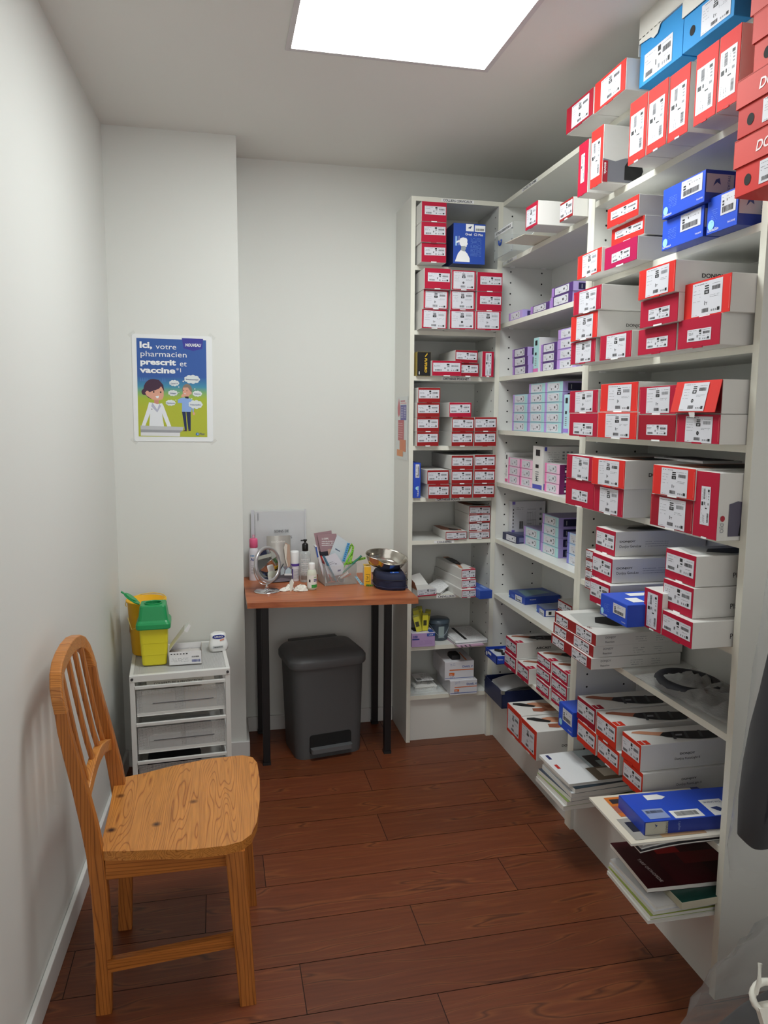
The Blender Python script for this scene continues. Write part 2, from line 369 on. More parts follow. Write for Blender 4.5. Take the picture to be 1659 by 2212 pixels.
def sticker(mb, O, R, U, W, H, style, rr):
    """printed white label: O = lower left corner, R/U unit vectors"""
    n = R.cross(U); mb.rect(O, R, U, 0, W, 0, H, LABEL); O = O + n*0.0002
    P = lambda a, b, c, d, m: mb.rect(O, R, U, a*W, b*W, c*H, d*H, m)
    t = 0.0011
    if style == 'big':
        dashes(mb, O, R, U, .05*W, .5*W, .93*H, t*1.2, rr, INK)
        for k, v in enumerate((.76, .66, .56, .44)): dashes(mb, O, R, U, .05*W, .28*W, v*H, t, rr, GREYINK)
        P(.42, .56, .84, .88, INK); P(.42, .56, .77, .81, INK); P(.41, .57, .62, .74, INK); P(.45, .53, .65, .71, LABEL)
        barcode(mb, O, R, U, .66*W, .93*W, .70*H, .82*H, rr, GREYINK if rr.random() < .5 else INK)
        dashes(mb, O, R, U, .62*W, .95*W, .88*H, t, rr, GREYINK); dashes(mb, O, R, U, .6*W, .92*W, .55*H, t, rr, GREYINK); dashes(mb, O, R, U, .6*W, .88*W, .50*H, t, rr, GREYINK)
        c = (.48, .36); k0 = rr.random()
        if k0 < .35: mb.add([tuple(O + R*(c[0]*W + .05*W*math.cos(a)) + U*(c[1]*H + .05*W*math.sin(a))) for a in [i*PI/4 for i in range(8)]], [tuple(range(8))], INK); P(.465, .495, .34, .38, LABEL)
        elif k0 < .65:
            for a in range(3): P(.42+a*.02, .44+a*.03, .30+a*.02, .44-a*.02, GREYINK)
        else: P(.43, .45, .3, .42, INK); P(.47, .53, .36, .38, INK); P(.49, .51, .3, .38, GREYINK)
        barcode(mb, O, R, U, .35*W, .57*W, .08*H, .2*H, rr, INK); dashes(mb, O, R, U, .05*W, .2*W, .04*H, t, rr, GREYINK)
        for a in (.66, .73, .8): P(a, a+.045, .08, .14, GREYINK)
        P(.86, .94, .07, .17, INK)
    elif style == 'wide':
        dashes(mb, O, R, U, .04*W, .4*W, .86*H, t, rr, GREYINK)
        for v in (.68, .56): dashes(mb, O, R, U, .04*W, .26*W, v*H, t, rr, INK)
        P(.5, .6, .72, .92, INK); P(.52, .6, .56, .64, INK); dashes(mb, O, R, U, .48*W, .6*W, .44*H, t, rr, GREYINK)
        barcode(mb, O, R, U, .67*W, .94*W, .55*H, .75*H, rr, INK); dashes(mb, O, R, U, .64*W, .95*W, .86*H, t, rr, GREYINK)
        barcode(mb, O, R, U, .07*W, .32*W, .1*H, .28*H, rr, INK)
        P(.42, .45, .3, .5, INK); P(.52, .58, .1, .26, GREYINK)
        for a in (.66, .73, .8): P(a, a+.035, .1, .22, GREYINK)
        P(.86, .93, .1, .28, INK); dashes(mb, O, R, U, .66*W, .9*W, .38*H, t, rr, GREYINK)
    elif style == 'soft':
        for v in (.7, .5): dashes(mb, O, R, U, .08*W, .3*W, v*H, t, rr, GREYINK)
        mb.rect(O, R, U, .12*W, .30*W, .30*H, .33*H, GREYINK); P(.30, .34, .12, .36, INK); dashes(mb, O, R, U, .38*W, .55*W, .25*H, t, rr, INK)
        for a in (.6, .66): P(a, a+.045, .38, .66, INK)
        for i in range(9):
            a = -PI/2 + PI*i/8; P(.82+.09*math.cos(a)-.018, .82+.09*math.cos(a)+.018, .5+.3*math.sin(a)-.04, .5+.3*math.sin(a)+.04, INK if i < 7 else GREYINK)
        P(.78, .9, .78, .84, INK)
    elif style == 'bar':
        dashes(mb, O, R, U, .08*W, .5*W, .84*H, t, rr, GREYINK)
        for v in (.6, .45): mb.rect(O, R, U, .1*W, .22*W, v*H, (v+.1)*H, INK)
        barcode(mb, O, R, U, .1*W, .85*W, .1*H, .4*H, rr, INK); P(.38, .42, .62, .74, INK); dashes(mb, O, R, U, .5*W, .9*W, .7*H, t, rr, INK)
    return mb
EX, EY = Vector((1, 0, 0)), Vector((0, 1, 0))
SKIN = mat('c58a6c', 0.5); SKIN2 = mat('9a5a42', 0.5); BLK = mat('17171a', 0.5); BRACE = mat('55555f', 0.5); MAROON = mat('6e1626', 0.5)
THREEQ = {'bold': 0.02}
LRECT = {'w': (.12, .36, .96, .78, 'wide'), 'f': (.07, .06, .93, .94, 'big'), 'm': (.035, .28, .95, .85, 'wide'), 'b': (.22, .04, .84, .94, 'big'),
         's': (.24, .22, .8, .62, 'wide'), 'l': (.16, .08, .86, .60, 'wide'), 'h': (.03, .14, .97, .88, 'wide'), 'x': (.08, .13, .88, .84, 'big'), 'n': (.22, .08, .86, .90, 'big'), 't': (.02, .3, .92, .78, 'wide')}
def top_art(mb, kind, W, d, h):
    z = h + 0.0006
    def pl(pts, m, dz=0): mb.poly([(x*W, y*d, z+dz) for x, y in pts], m)
    if kind == 'leg':
        pl([(-.38, .08), (-.30, .05), (-.14, .18), (.05, .33), (.22, .5), (.36, .75), (.40, 1), (-.02, 1), (-.08, .72), (-.14, .47), (-.26, .28), (-.39, .16)], SKIN2 if W > 0.11 else SKIN)
        pl([(-.17, .38), (.0, .31), (.14, .36), (.30, .5), (.42, .66), (.44, .86), (.2, .93), (-.03, .90), (-.11, .72), (-.17, .55)], BLK, .0004)
        for s_ in (.46, .60, .76): pl([(-.12, s_), (.30, s_-.06), (.32, s_-.03), (-.11, s_+.03)], mat('3c3d44', .4), .0007)
        pl([(.02, .48), (.12, .46), (.14, .53), (.04, .55)], GREYINK, .001)
    elif kind == 'arm':
        pl([(-.5, .35), (-.2, .18), (.35, .12), (.42, .3), (.1, .42), (-.1, .7), (-.2, .95), (-.5, .95)], SKIN2); pl([(-.15, .2), (.2, .16), (.25, .3), (.05, .4), (-.1, .5)], BLK, .0004)
    elif kind == 'hand':
        pl([(-.34, .30), (-.30, .22), (-.16, .20), (-.04, .27), (.04, .36), (.30, .34), (.36, .42), (.33, .99), (-.10, .99), (-.14, .52), (-.30, .40)], SKIN); pl([(.08, .22), (.28, .20), (.36, .30), (.30, .40), (.10, .36)], SKIN2, .0002)
        pl([(-.40, .05), (-.30, .03), (-.14, .12), (.0, .26), (-.08, .30), (-.24, .22), (-.38, .14)], BLK, .0004); pl([(-.05, .4), (.16, .42), (.14, .98), (-.04, .98)], SKIN2, .0004)
        pl([(.05, .55), (.1, .55), (.1, .8), (.05, .8)], mat('e0b8a0', .4), .0007)
    elif kind == 'knee':
        pl([(-.5, .1), (.25, .02), (.45, .3), (.42, .9), (-.2, .98), (-.5, .7)], mat('b9b9b6', .5)); pl([(-.2, .3), (.1, .2), (.35, .35), (.35, .6), (.0, .75), (-.22, .6)], BLK, .0004)
    elif kind == 'dark':
        pl([(-.4, .15), (.3, .1), (.45, .5), (.3, .95), (-.45, .95)], SKIN2); pl([(-.2, .3), (.4, .25), (.45, .9), (-.3, .9)], BLK, .0004)
def carton(name, label, group, W, d, h, loc, rz, front='C', lab='w', side=(), top=None, sidecol=None, tab=True, cat='box', seed=0, rot90=False, tilt=0, rect=(.08, .14, .86, .78), lines=False):
    rr = random.Random(seed)
    S = mat(sidecol, 0.5) if sidecol else SIDEW
    fc = mat(RED.get(front, front), 0.6, var=0.03, bscale=12, spec=.2)
    b = MB(); b.box(-W/2, W/2, 0, d, 0, h, S)
    body = b.build(name, loc=loc, rot=(tilt, 0, rz), bevel=0.0009, segs=1)
    tag(body, label, cat, group)
    p = MB(); e = 0.0014
    p.box(-W/2+0.0008, W/2-0.0008, -e, 0.0, 0.0012, h-0.0004, fc)
    lid = fc
    if lab in 'bfx' and h > .06: p.box(-W/2+0.004, -W/2+0.0046, -e-.0002, -e, h*.1, h*.9, mat('e98a84', .5)); p.box(W/2-0.0046, W/2-0.004, -e-.0002, -e, h*.1, h*.9, mat('e98a84', .5))
    if tab:
        p.box(-.11*W, .11*W, -e-.0008, 0, -0.0008, 0.0032, WHT if rr.random() < .6 else lid)
        p.box(-.13*W, .13*W, -e-.0004, -e, 0.0032, 0.0042, mat('7c1020', .5))
    p.build('end_panel', body)
    q = MB(); O = Vector((-W/2, -e-0.0006, 0))
    if rot90:
        x0, y0, x1, y1 = rect[0]*W, rect[1]*h, rect[2]*W, rect[3]*h
        sticker(q, O + EX*x1 + ZV*y0, ZV, -EX, y1-y0, x1-x0, 'wide', rr)
    else:
        r = LRECT[lab]; tl = rr.uniform(-.02, .02)
        R = (EX*math.cos(tl) + ZV*math.sin(tl)); U = (ZV*math.cos(tl) - EX*math.sin(tl))
        sticker(q, O + EX*(r[0]*W) + ZV*(r[1]*h), R, U, (r[2]-r[0])*W, (r[3]-r[1])*h, r[4], rr)
    q.build('sticker', body)
    if side:
        q = MB()
        for s, size, y, z, bold, *wd_ in side:
            if s[0] == '~': q.text(s[1:], size, (W/2+0.0006, y+size*len(s)*.5, z), (0, -1, 0), (0, 0, -1), INK, bold=bold)
            else: q.text(s, size, (W/2+0.0006, y, z), (0, 1, 0), (0, 0, 1), INK, bold=bold, width=wd_[0] if wd_ else None)
        if lines:
            for j in range(3): dashes(q, Vector((W/2+.0006, .095, h*.38+.0065*j)), EY, ZV, 0, .075, 0, .0014, rr, GREYINK, .95)
        q.build('lettering', body)
    if top:
        q = MB(); top_art(q, top, W, d, h)
        if h < .09 and top in ('leg', 'hand'): q.box(W*.22, W*.48, 0.001, 0.03, h, h+0.0007, fc); q.text('enovis', .0085, (W*.24, .012, h+.0012), EX, EY, WHT, bold=.02)
        q.build('printed_picture', body)
    return body
def softbox(label, group, W, d, h, loc, rz, kind, seed=0, tilt=0):
    """slim stocking carton with coloured edge strip and navy window on the side"""
    rr = random.Random(seed)
    A, Bc, Sd, Pt = {'violet': ('a77cc9', '4b2a72', 'b7a2da', '262049'), 'lilac': ('b58fd0', 'b9a0dc', 'a99ad6', '3a3168'), 'teal': ('b795d6', 'a9d6d8', 'a696cf', '1c1b3c'),
                      'pink': ('ef7fb8', 'f3c3dd', '6f1a5c', '2c1440'), 'sky': ('7f7fd0', 'bcd6ee', '7b8fd0', '2a3a86')}[kind]
    b = MB(); b.box(-W/2, W/2, 0, d, 0, h, mat(Sd, 0.45)); b.box(-W/2+.001, W/2-.001, .001, d-.001, h, h+.0004, mat('8d86a8', .5) if kind != 'pink' else WHT)
    body = b.build('stocking_box', loc=loc, rot=(tilt, 0, rz), bevel=0.0012, segs=1); tag(body, label, 'box', group)
    p = MB(); p.box(-W/2+.0006, W/2-.0006, -.0012, 0, .0008, h-.0006, mat(Bc, .45)); p.box(-W/2+.0005, -W/2+.12*W, -.0016, 0, .0006, h-.0004, mat(A, .45)); p.build('end_panel', body)
    q = MB(); sticker(q, Vector((-W/2+.17*W, -.0019, .1*h)), EX, ZV, .66*W, .78*h, 'soft', rr); q.build('sticker', body)
    q = MB(); O = Vector((W/2+.0004, 0, 0)); q.rect(O, EY, ZV, .16*min(d, .12), .62*min(d, .12), .12*h, .86*h, mat(Pt, .4))
    if kind == 'pink': q.rect(O+EX*.0003, EY, ZV, .02, .05, .2*h, .42*h, WHT); q.rect(O+EX*.0003, EY, ZV, .02, .06, .6*h, .68*h, GREYINK)
    else: q.rect(O+EX*.0003, EY, ZV, .03, .034, .25*h, .7*h, GREYINK)
    q.build('side_window', body)
    return body

DIM = {}
for ln in """a1 C 3.003 0.806 0.913 2.050 2.125
a2 C 2.993 0.801 0.909 2.125 2.203
a3 C 2.990 0.800 0.908 2.203 2.280
ablue C 3.010 0.941 1.069 2.050 2.205
b1 C 2.997 0.811 0.920 1.790 1.866
b2 C 2.993 0.928 1.037 1.790 1.866
b3 C 2.989 1.038 1.147 1.790 1.866
b4 C 2.992 0.816 0.921 1.866 1.942
b5 C 2.991 0.929 1.036 1.866 1.943
b6 C 2.992 1.042 1.151 1.866 1.943
b7 C 2.975 0.815 0.924 1.942 2.023
b8 C 2.981 0.930 1.033 1.943 2.021
b9 C 2.990 1.041 1.151 1.943 2.020
futuro C 3.055 0.804 0.867 1.603 1.702
c1 C 3.034 0.868 0.997 1.603 1.666
c2 C 3.045 0.979 1.077 1.603 1.659
c3 C 3.038 0.969 1.068 1.659 1.711
c4 C 3.046 1.090 1.143 1.603 1.709
d1 C 3.043 0.809 0.905 1.312 1.372
d2 C 3.042 0.808 0.906 1.372 1.433
d3 C 3.040 0.808 0.907 1.433 1.493
d4 C 3.038 0.811 0.908 1.493 1.555
e1 C 3.024 0.954 1.051 1.312 1.374
e2 C 3.022 0.955 1.053 1.374 1.434
e3 C 3.020 0.941 1.039 1.434 1.495
f1 C 3.025 1.054 1.151 1.312 1.374
f2 C 3.022 1.054 1.151 1.374 1.435
gblue C 3.064 0.801 0.833 1.092 1.242
g1 C 3.024 0.856 0.950 1.092 1.153
g2 C 3.025 0.851 0.947 1.153 1.213
g3 C 3.027 0.958 1.052 1.092 1.153
g4 C 3.025 0.957 1.053 1.153 1.214
g5 C 3.025 0.956 1.054 1.214 1.274
g6 C 3.030 1.056 1.155 1.092 1.153
g7 C 3.027 1.058 1.154 1.153 1.214
g8 C 3.028 1.059 1.155 1.214 1.276
h1 C 3.071 1.056 1.153 0.907 0.940
h2 C 3.079 1.063 1.160 0.940 0.978
h3 C 3.075 1.060 1.159 0.978 1.014
h4 C 3.078 1.062 1.160 1.014 1.050
h5 C 3.067 0.949 1.046 0.907 0.943
i1 C 2.990 1.000 1.068 0.666 0.702
i2 C 3.014 1.007 1.076 0.702 0.741
i3 C 3.030 1.011 1.078 0.741 0.783
iblue C 2.952 1.080 1.141 0.666 0.696
glove C 3.069 0.801 0.907 0.437 0.499
dig1 C 3.049 0.977 1.102 0.212 0.277
dig2 C 3.061 0.955 1.089 0.277 0.361
j1 R 1.061 2.446 2.547 2.078 2.157
j2 R 1.125 2.299 2.399 2.078 2.138
k1 R 1.180 2.819 2.995 1.826 1.858
k2 R 1.179 2.594 2.765 1.826 1.855
k3 R 1.179 2.438 2.568 1.826 1.863
k4 R 1.190 2.414 2.591 1.863 1.894
m2 R 1.200 2.836 2.986 1.639 1.673
m3 R 1.200 2.808 2.970 1.675 1.711
mv R 1.200 2.716 2.766 1.608 1.738
mb3 R 1.200 2.556 2.696 1.670 1.705
mb2 R 1.200 2.556 2.697 1.633 1.668
mc4 R 1.200 2.435 2.555 1.710 1.746
mc3 R 1.200 2.432 2.552 1.673 1.709
o1 R 1.203 2.808 2.966 1.380 1.416
o4 R 1.200 2.805 2.957 1.492 1.527
o5 R 1.203 2.648 2.796 1.380 1.416
o9 R 1.200 2.645 2.794 1.529 1.565
o10 R 1.205 2.498 2.644 1.380 1.417
o14 R 1.200 2.482 2.637 1.525 1.563
ov R 1.204 2.451 2.496 1.380 1.516
pv1 R 1.215 3.062 3.101 1.156 1.284
p1 R 1.215 2.902 3.049 1.156 1.189
p3 R 1.200 2.876 3.016 1.230 1.263
p4 R 1.215 2.782 2.901 1.156 1.190
p6 R 1.200 2.751 2.866 1.231 1.264
pbig R 1.207 2.663 2.759 1.156 1.325
p7 R 1.215 2.539 2.667 1.156 1.192
p9 R 1.200 2.507 2.634 1.231 1.264
qbig R 1.320 3.219 3.260 0.907 1.064
qnavy R 1.218 2.973 3.108 0.907 0.939
q1 R 1.255 2.764 2.928 0.907 0.944
q2 R 1.251 2.754 2.919 0.944 0.983
q3 R 1.248 2.591 2.743 0.907 0.947
q4 R 1.246 2.581 2.735 0.947 0.985
q5 R 1.244 2.568 2.727 0.985 1.024
q6 R 1.242 2.561 2.709 1.024 1.062
q7 R 1.241 2.427 2.499 0.907 0.946
u1 R 1.231 2.851 2.989 0.660 0.689
u2 R 1.239 2.656 2.743 0.660 0.688
u3 R 1.330 2.628 2.726 0.660 0.700
u4 R 1.326 2.624 2.718 0.700 0.743
x1 R 1.158 2.748 2.870 0.400 0.465
x2 R 1.162 2.628 2.741 0.400 0.463
x3 R 1.161 2.752 2.867 0.465 0.530
x4 R 1.172 2.463 2.578 0.400 0.449
x5 R 1.176 2.468 2.588 0.449 0.497
x6 R 1.180 2.472 2.593 0.497 0.544
x7 R 1.178 2.331 2.457 0.400 0.444
x8 R 1.180 2.338 2.464 0.444 0.494
x9 R 1.183 2.340 2.470 0.494 0.542
xblue R 1.124 2.877 3.013 0.400 0.437
navy R 1.139 2.851 3.065 0.212 0.290
do1 R 1.088 2.518 2.653 0.212 0.325
do2 R 1.089 2.376 2.518 0.212 0.321
n1 R 1.094 2.147 2.320 2.320 2.397
n2 R 1.098 1.972 2.146 2.320 2.402
n3 R 1.132 1.763 1.963 2.320 2.401
n4 R 1.149 1.606 1.763 2.320 2.382
r1 R 1.105 2.185 2.248 2.112 2.267
r2 R 1.101 2.089 2.160 2.112 2.274
r3 R 1.100 1.858 1.944 2.112 2.272
r4 R 1.101 1.768 1.856 2.112 2.270
r5 R 1.105 1.684 1.768 2.112 2.270
r6 R 1.102 1.577 1.659 2.112 2.270
s1 R 1.080 1.369 1.496 1.900 1.975
s1lid R 1.050 1.337 1.460 1.954 2.011
s2 R 1.070 1.371 1.484 2.023 2.085
s2lid R 1.050 1.350 1.461 2.081 2.132
s3 R 1.070 1.384 1.458 2.137 2.190
t0 R 1.132 2.108 2.284 1.867 1.944
t1 R 1.140 1.944 2.123 1.867 1.936
t2 R 1.148 1.926 2.103 1.936 1.986
t3 R 1.132 1.933 2.102 1.986 2.042
v1 R 1.137 1.648 1.820 1.867 1.941
v2 R 1.124 1.631 1.804 1.941 2.014
v3 R 1.141 1.532 1.642 1.867 1.950
w1 R 1.108 2.096 2.260 1.603 1.673
w2 R 1.111 1.900 2.076 1.603 1.676
w3 R 1.113 1.695 1.871 1.603 1.671
w4 R 1.101 1.511 1.671 1.603 1.672
w5 R 1.100 2.077 2.247 1.673 1.751
w6 R 1.098 1.672 1.841 1.671 1.741
w7 R 1.090 1.468 1.643 1.672 1.751
w8 R 1.095 2.052 2.225 1.751 1.822
w9 R 1.085 1.672 1.833 1.741 1.817
A1 R 1.096 2.044 2.225 1.378 1.450
A2 R 1.091 1.819 2.034 1.378 1.453
A3 R 1.096 1.652 1.820 1.378 1.446
A4 R 1.095 1.483 1.647 1.378 1.447
B1 R 1.099 2.053 2.235 1.450 1.520
B2 R 1.098 1.833 2.044 1.453 1.534
B3 R 1.099 1.660 1.828 1.446 1.519
B4 R 1.099 1.488 1.660 1.447 1.525
D1 R 1.157 2.161 2.357 1.156 1.234
D2 R 1.142 1.957 2.129 1.156 1.232
C1 R 1.132 2.114 2.307 1.234 1.317
C2 R 1.129 1.934 2.107 1.232 1.316
E2 R 1.102 1.573 1.752 1.156 1.240
E1 R 1.096 1.562 1.740 1.240 1.319
E3 R 1.100 1.479 1.568 1.156 1.316
R1 R 1.079 1.988 2.260 0.684 0.716
R2 R 1.086 1.991 2.272 0.716 0.753
R3 R 1.090 1.986 2.262 0.753 0.791
G R 1.019 1.701 1.842 0.900 0.957
F2 R 1.064 1.872 1.986 0.900 0.970
F3 R 1.081 1.894 2.012 0.970 1.041
F4 R 1.103 1.923 2.036 1.041 1.114
Q R 1.071 1.630 1.710 0.900 1.004
P1 R 1.072 1.505 1.628 0.900 0.965
P2 R 1.088 1.532 1.655 0.965 1.039
P3 R 1.097 1.541 1.666 1.039 1.114
sm1 R 1.076 2.010 2.107 0.900 0.924
sm4 R 1.150 2.144 2.257 0.966 0.994
L R 1.115 2.141 2.247 0.397 0.481
M2 R 1.120 2.013 2.137 0.397 0.468
M1 R 1.122 2.025 2.147 0.468 0.542
N2 R 1.124 1.882 2.008 0.397 0.466
N1 R 1.122 1.900 2.018 0.466 0.540
O2 R 1.120 1.750 1.853 0.397 0.467
O1 R 1.118 1.762 1.862 0.467 0.544""".strip().split('\n'):
    a = ln.split(); DIM[a[0]] = (a[1],) + tuple(float(v) for v in a[2:])
def scale_dim(i, s, z0=None, **k):
    # slide a carton along its sight line so that it clears the side panels
    K, pl, a, b, u, v = DIM[i]; f = lambda z: 1.44 + (z-1.44)*s
    DIM[i] = (K, pl*s, a*s, b*s, f(u) if z0 is None else z0, f(v))
for i_, s_, z_ in (('w4', 1.008, 1.603), ('w7', 1.023, 1.6725), ('A1', 1.0145, 1.378), ('A2', 1.0145, 1.378), ('A3', 1.0145, 1.378), ('A4', 1.0145, 1.378), ('B1', 1.0145, 1.4505), ('B2', 1.0145, 1.4535), ('B3', 1.0145, 1.4465), ('B4', 1.0145, 1.4475),
                   ('E3', 1.0165, 1.156), ('E2', 1.0165, 1.156), ('E1', 1.0165, 1.240), ('D1', .961, 1.156), ('C1', .979, 1.2420), ('D2', .972, 1.156), ('C2', .975, 1.2385), ('t0', .990, 1.867), ('t1', .990, 1.867)): scale_dim(i_, s_, z_)
def setd(i, **k):
    d = list(DIM[i])
    for n_, v in k.items(): d['K pl a b z0 z1'.split().index(n_)] = v
    DIM[i] = tuple(d)
setd('j2', a=2.316, b=2.412); setd('D1', z1=1.2415); setd('C1', a=2.078); setd('D2', b=2.074, z1=1.238); setd('C2', b=2.075); setd('t0', a=2.106); setd('B2', b=2.066); setd('E2', z1=1.2395)
for i_ in ('R1', 'R2', 'R3'): setd(i_, b=2.267)
setd('a1', a=.808); setd('a2', a=.8035); setd('a3', a=.8035)
for i_ in ('h2', 'h3', 'h4'): setd(i_, a=DIM[i_][2]-.005, b=1.1555)
setd('f1', b=1.154); setd('f2', b=1.154)
SEED = [0]
def put(i, front, lab, label, group, depth=None, name='brace_box', dy=0, **k):
    """place the carton whose measured position is DIM[i]"""
    K, pl, a, b, z0, z1 = DIM[i]; SEED[0] += 1
    W = b - a - 0.0012; h = z1 - z0 - 0.0006; mid = (a+b)/2 + dy; jit = RND.uniform(-.008, .008)
    if K == 'R': loc = (pl, mid, z0+0.0003); rz = -PI/2 + jit; d = depth or (1.397 - pl)
    else: loc = (mid, pl, z0+0.0003); rz = jit*.6; d = depth or (3.322 - pl)
    rz += k.pop('yaw', 0)
    return carton(name, label, group, W, d, h, loc, rz, front, lab, seed=SEED[0], **k)
def soft(kind, label, group, K, pl, a, b, z0, z1, depth=.17, yaw=0):
    SEED[0] += 1; W = abs(b-a)-.001; mid = (a+b)/2; h = z1-z0-.0006; depth = min(depth, 1.394-pl)
    return softbox(label, group, W, depth, h, (pl, mid, z0+.0003), -PI/2 + RND.uniform(-.01, .01) + yaw, kind, SEED[0])

# ------------------------------------------------------------------ corner bookcase contents
G = 'boxes in the %s compartment of the corner bookcase'
g = G % 'top'
for i, t in (('a1', 'lowest'), ('a2', 'middle one'), ('a3', 'topmost')):
    put(i, 'C', 'w', f'crimson-ended white box, {t} of three stacked beside the navy-blue collar box', g)
g = G % 'second'
rows = {1: 'bottom', 4: 'middle', 7: 'top'}; cols = ['left', 'centre', 'right']
for k in range(9):
    i = f'b{k+1}'; r = ['bottom', 'middle', 'top'][k//3]; c = cols[k % 3]
    big = k in (0, 1, 2, 3, 4, 7)
    put(i, 'C', 'f' if big else 'w', f'crimson-ended white box, {r} row {c} in the block of nine', g)
g = G % 'third'
put('c1', 'C', 'm', 'crimson-ended box lying in front, beside the black and yellow box', g, depth=.16)
put('c2', 'D', 'm', 'dark red box lying under another, left of the upright box', g, depth=.22)
put('c3', 'D', 'm', 'dark red white-sided box on top of a flat one, left of the upright box', g, depth=.24)
put('c4', 'C', 'v', 'crimson box standing upright at the right, third compartment of corner bookcase', g, rot90=True, rect=(.28, .05, .78, .94), depth=.24)
g = G % 'fourth'
for i, t in (('d1', 'lowest'), ('d2', 'second from bottom'), ('d3', 'third from bottom'), ('d4', 'topmost')):
    put(i, 'B', 'm', f'brick red box, {t} in the left stack of four, fourth compartment', g)
for i, t, f in (('e1', 'lowest', 'B'), ('e2', 'middle one', 'B'), ('e3', 'topmost', 'C')):
    put(i, f, 'm', f'{COLW[f]} box, {t} in the middle stack of three, fourth compartment down', g)
for i, t in (('f1', 'lower'), ('f2', 'upper')):
    put(i, 'B', 'm', f'brick red box, {t} of the right-hand pair, fourth compartment of corner bookcase', g)
g = G % 'fifth'
for i, t in (('g1', 'lower'), ('g2', 'upper')):
    put(i, 'B', 'm', f'brick red box, {t} of the pair beside the narrow blue upright box', g, depth=.26)
for i, t in (('g3', 'lowest'), ('g4', 'middle one'), ('g5', 'topmost')):
    put(i, 'B', 'm', f'brick red box, {t} in the middle stack, fifth compartment of corner bookcase', g)
for i, t in (('g6', 'lowest'), ('g7', 'middle one'), ('g8', 'topmost')):
    put(i, 'B', 'm', f'brick red box, {t} in the right stack, fifth compartment of corner bookcase', g)
g = G % 'sixth'
for i, t in (('h1', 'lowest'), ('h2', 'second from bottom'), ('h3', 'third from bottom'), ('h4', 'topmost')):
    put(i, 'B', 'h', f'slim white elbow-brace box, {t} in the stack of four', g, top='arm' if i == 'h4' else None, depth=.2)
put('h5', 'B', 'h', 'slim white elbow-brace box lying alone left of the stack of four', g, top='arm', depth=.2)
g = G % 'seventh'
for i, t in (('i1', 'lowest'), ('i2', 'middle one'), ('i3', 'topmost')):
    put(i, 'C', 'h', f'long white ankle-brace box, {t} of three stacked beside the blue box', g, top='leg' if i == 'i3' else None, yaw=.1)

def solidbox(name, label, cat, W, d, h, loc, rz, cols, parent=None, group=None, bevel=.001):
    """cols: side, front, top colours; returns (body, MB printing helper origin)"""
    b = MB(); S, Fc, Tc = [mat(c, .4) if isinstance(c, str) else c for c in cols]
    b.box(-W/2, W/2, 0, d, 0, h, S); b.box(-W/2+.0006, W/2-.0006, -.0008, 0, .0006, h-.0006, Fc); b.box(-W/2+.0008, W/2-.0008, .0008, d-.0008, h, h+.0005, Tc)
    o = b.build(name, loc=loc, rot=(0, 0, rz), bevel=bevel, segs=1)
    if cat: tag(o, label, cat, group)
    return o
BL = '1f3fa8'; NAVY = '1b2a5c'; SKYB = '5fb6e8'
FY = Vector((0, -.0014, 0))
# navy collar box
o = solidbox('collar_box', 'tall royal-blue neck-collar box with a white head silhouette', 'box', .135, .17, .158, (1.008, 3.0, 2.0503), -.02, (NAVY, '2149a8', '2149a8'))
O = Vector((-.0675, -.0014, 0)); q = MB(); q.rect(O, EX, ZV, .052, .085, .128, .156, PAPER); q.poly([(-.008, -.0017, .140), (.004, -.0017, .138), (.010, -.0017, .150), (.002, -.0017, .146)], mat('2a3c74', .5)); q.build('logo_sticker', o); q = MB()
q.rect(O, EX, ZV, .089, .133, .128, .152, PAPER); barcode(q, O+FY*.3, EX, ZV, .093, .128, .131, .140, RND, INK)
q.build('sticker', o)
q = MB(); U = MAROON
q.poly([(-.0675+x, -.0015, z) for x, z in ((.008, .008), (.07, .008), (.07, .022), (.06, .04), (.048, .052), (.032, .054), (.02, .04))], PAPER)
q.poly([(-.0675+x, -.0018, z) for x, z in ((.032, .053), (.048, .048), (.054, .062), (.05, .070), (.034, .068))], mat('9aa3a8', .5))
q.poly([(-.0675+x, -.0018, z) for x, z in ((.033, .068), (.05, .066), (.056, .067), (.057, .074), (.061, .078), (.058, .084), (.059, .094), (.054, .101), (.04, .103), (.029, .099), (.025, .088), (.027, .076))], PAPER)
q.poly([(-.0675+x, -.0016, z) for x, z in ((.012, .079), (.027, .086), (.025, .092), (.012, .087))], PAPER)
q.rect(O, EX, ZV, .008, .016, .07, .107, mat('8fb7e6', .5)); q.rect(O, EX, ZV, .023, .0245, .072, .108, PAPER)
q.build('printed_picture', o)
q = MB(); q.text('Ortel', .0125, (-.018, -.0016, .112), EX, ZV, PAPER, bold=.02); q.text('C3 Plus', .0125, (.018, -.0016, .112), EX, ZV, PAPER, bold=.02)
for k in range(14): dashes(q, O, EX, ZV, .073, .118, .100-.0052*k, .0012, RND, mat('7fa0dc', .5))
q.build('lettering', o)
# black and yellow box
o = solidbox('brace_box', 'black upright box with yellow sideways lettering at the left', 'box', .060, .15, .098, (.840, 3.056, 1.6033), .05, ('b9a35a', '141414', '2a2620'), group=G % 'third')
q = MB(); q.text('FUTURO', .014, (.003, -.0014, .074), (0, 0, -1), (1, 0, 0), mat('f2c530', .4), bold=.03, shear=.2, width=.060)
q.poly([(.006, -.0014, .078), (.014, -.0014, .088), (.014, -.0014, .094), (.003, -.0014, .080)], mat('f2c530', .4)); q.rect(Vector((-.022, -.0014, .006)), EX, ZV, 0, .003, 0, .012, PAPER); q.build('lettering', o)
